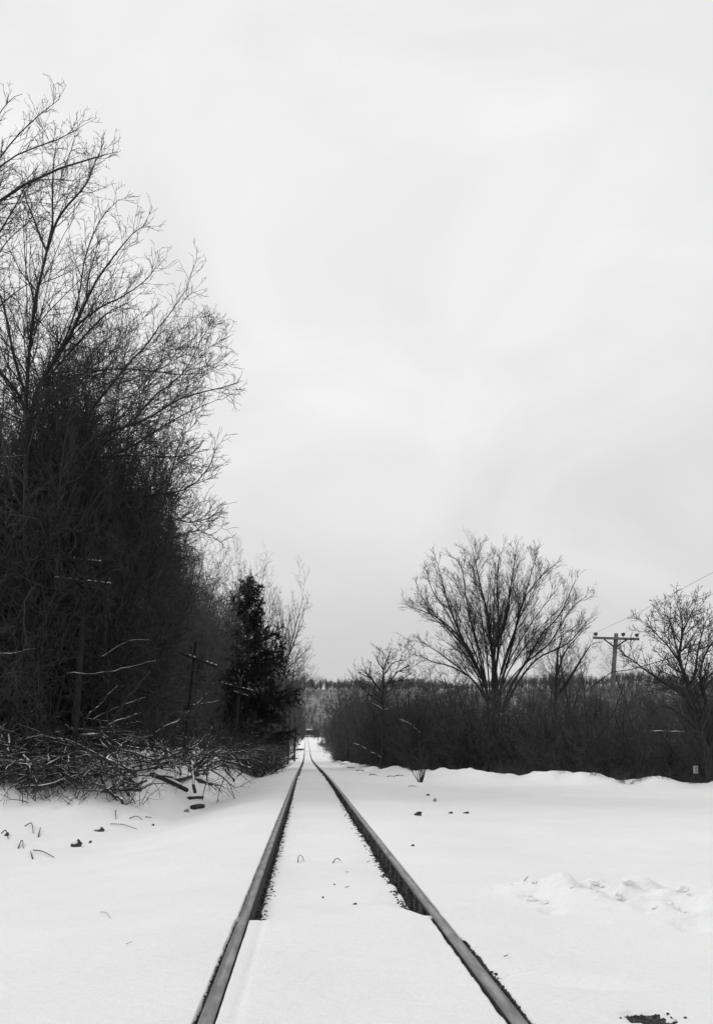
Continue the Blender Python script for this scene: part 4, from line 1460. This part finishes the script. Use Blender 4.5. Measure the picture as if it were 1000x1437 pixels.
mb = MB(); mb.tubes(resample([a1, mid, a2, e2], 20), np.full(20, .026), 5)
tag(mb.build('cable', M['oldwood']), 'dark sagging cable running right from the utility pole through the crooked tree', 'cable')

# ------------------------------------------------------------------ small sign and things behind the gap at the right edge
YG = 29.2
g0 = at(975, 1098, YG); g0[2] = gz(g0[0], YG)
t = thing('small_sign', g0, 'small white upright sign with dark marks near the crooked tree trunk', 'sign')
k = YG / F
c = at(975.3, 1080, YG) - g0
mb = MB(); mb.box(c, (6.4 * k, .02, 10.5 * k)); mb.build('panel', M['signface'], t, smooth=False)
mb = MB()
mb.box(c + np.array([-.9 * k, -.014, 2.2 * k]), (1.0 * k, .006, 3.6 * k)); mb.box(c + np.array([1.0 * k, -.014, 2.6 * k]), (1.0 * k, .006, 3.0 * k))
mb.box(c + np.array([0, -.0145, .6 * k]), (2.6 * k, .006, 1.0 * k)); mb.box(c + np.array([.2 * k, -.014, -2.6 * k]), (3.0 * k, .006, 1.6 * k))
mb.build('marks', M['signmark'], t, smooth=False)
mb = MB(); mb.box(np.array([c[0], .035, c[2] * .5]), (.07, .04, c[2] * 1.0)); mb.build('post', M['oldwood'], t, smooth=False)

# things along the far left of the track
def tie(px, py, w, h, Y, label):
    p = hit(px, py); kk = p[1] / F
    t = thing('old_railway_tie', p, label, 'railway tie')
    mb = MB(); mb.box((0, 0, h * kk * .5), (w * kk, 1.2, h * kk)); mb.build('wood', M['oldwood'], t, smooth=False)
    mb = MB(); mb.rock((0, 0, h * kk * 1.05), (w * kk * 1.0, 1.25, h * kk * .5), 3, .15); mb.build('snow', M['snow'], t)


tie(411, 1066, 15, 2.0, 0, 'dark railway tie flat beside the track under the short post')
tie(421, 1053, 11, 2.2, 0, 'dark snow topped tie left of the distant track, beyond the short post')
tie(418.5, 1045.5, 6, 1.5, 0, 'smallest and farthest dark tie left of the distant track')
p = hit(411, 1066); kk = p[1] / F
t = thing('short_post', p + np.array([0, -.9, 0]), 'short dark post with a white snow cap at the left of the track', 'post')
mb = MB(); mb.tubes(np.array([(0, 0, -.1), (0, 0, 3.2 * kk), (0, 0, 6.2 * kk)]), np.array([1.7, 1.6, 1.5]) * kk, 8, cap=True); mb.build('body', M['oldwood'], t)
mb = MB(); mb.rock((0, 0, 6.8 * kk), (3.6 * kk, 3.6 * kk, 3 * kk), 2, .15); mb.build('snow_cap', M['snow'], t)

# low bridge at the far end of the line
YB = 738
c = at(432, 1027, YB); zb = zp(YB)
t = thing('low_bridge', (c[0], YB, zb), 'low dark bridge with snow on its deck at the far end of the track', 'bridge')
mb = MB(); mb.box((0, 0, 4.6), (12, 3.4, 4.6)); mb.build('deck', M['oldwood'], t, smooth=False)
mb = MB(); mb.rock((0, -.2, 7.0), (12.5, 3.8, 1.5), 1, .1); mb.build('snow', M['snow'], t)
for s in (-1, 1):
    mb = MB(); mb.box((s * 7.3, 0, 2.7), (2.4, 3.2, 7)); mb.build('abutment', M['stone'], t, smooth=False)
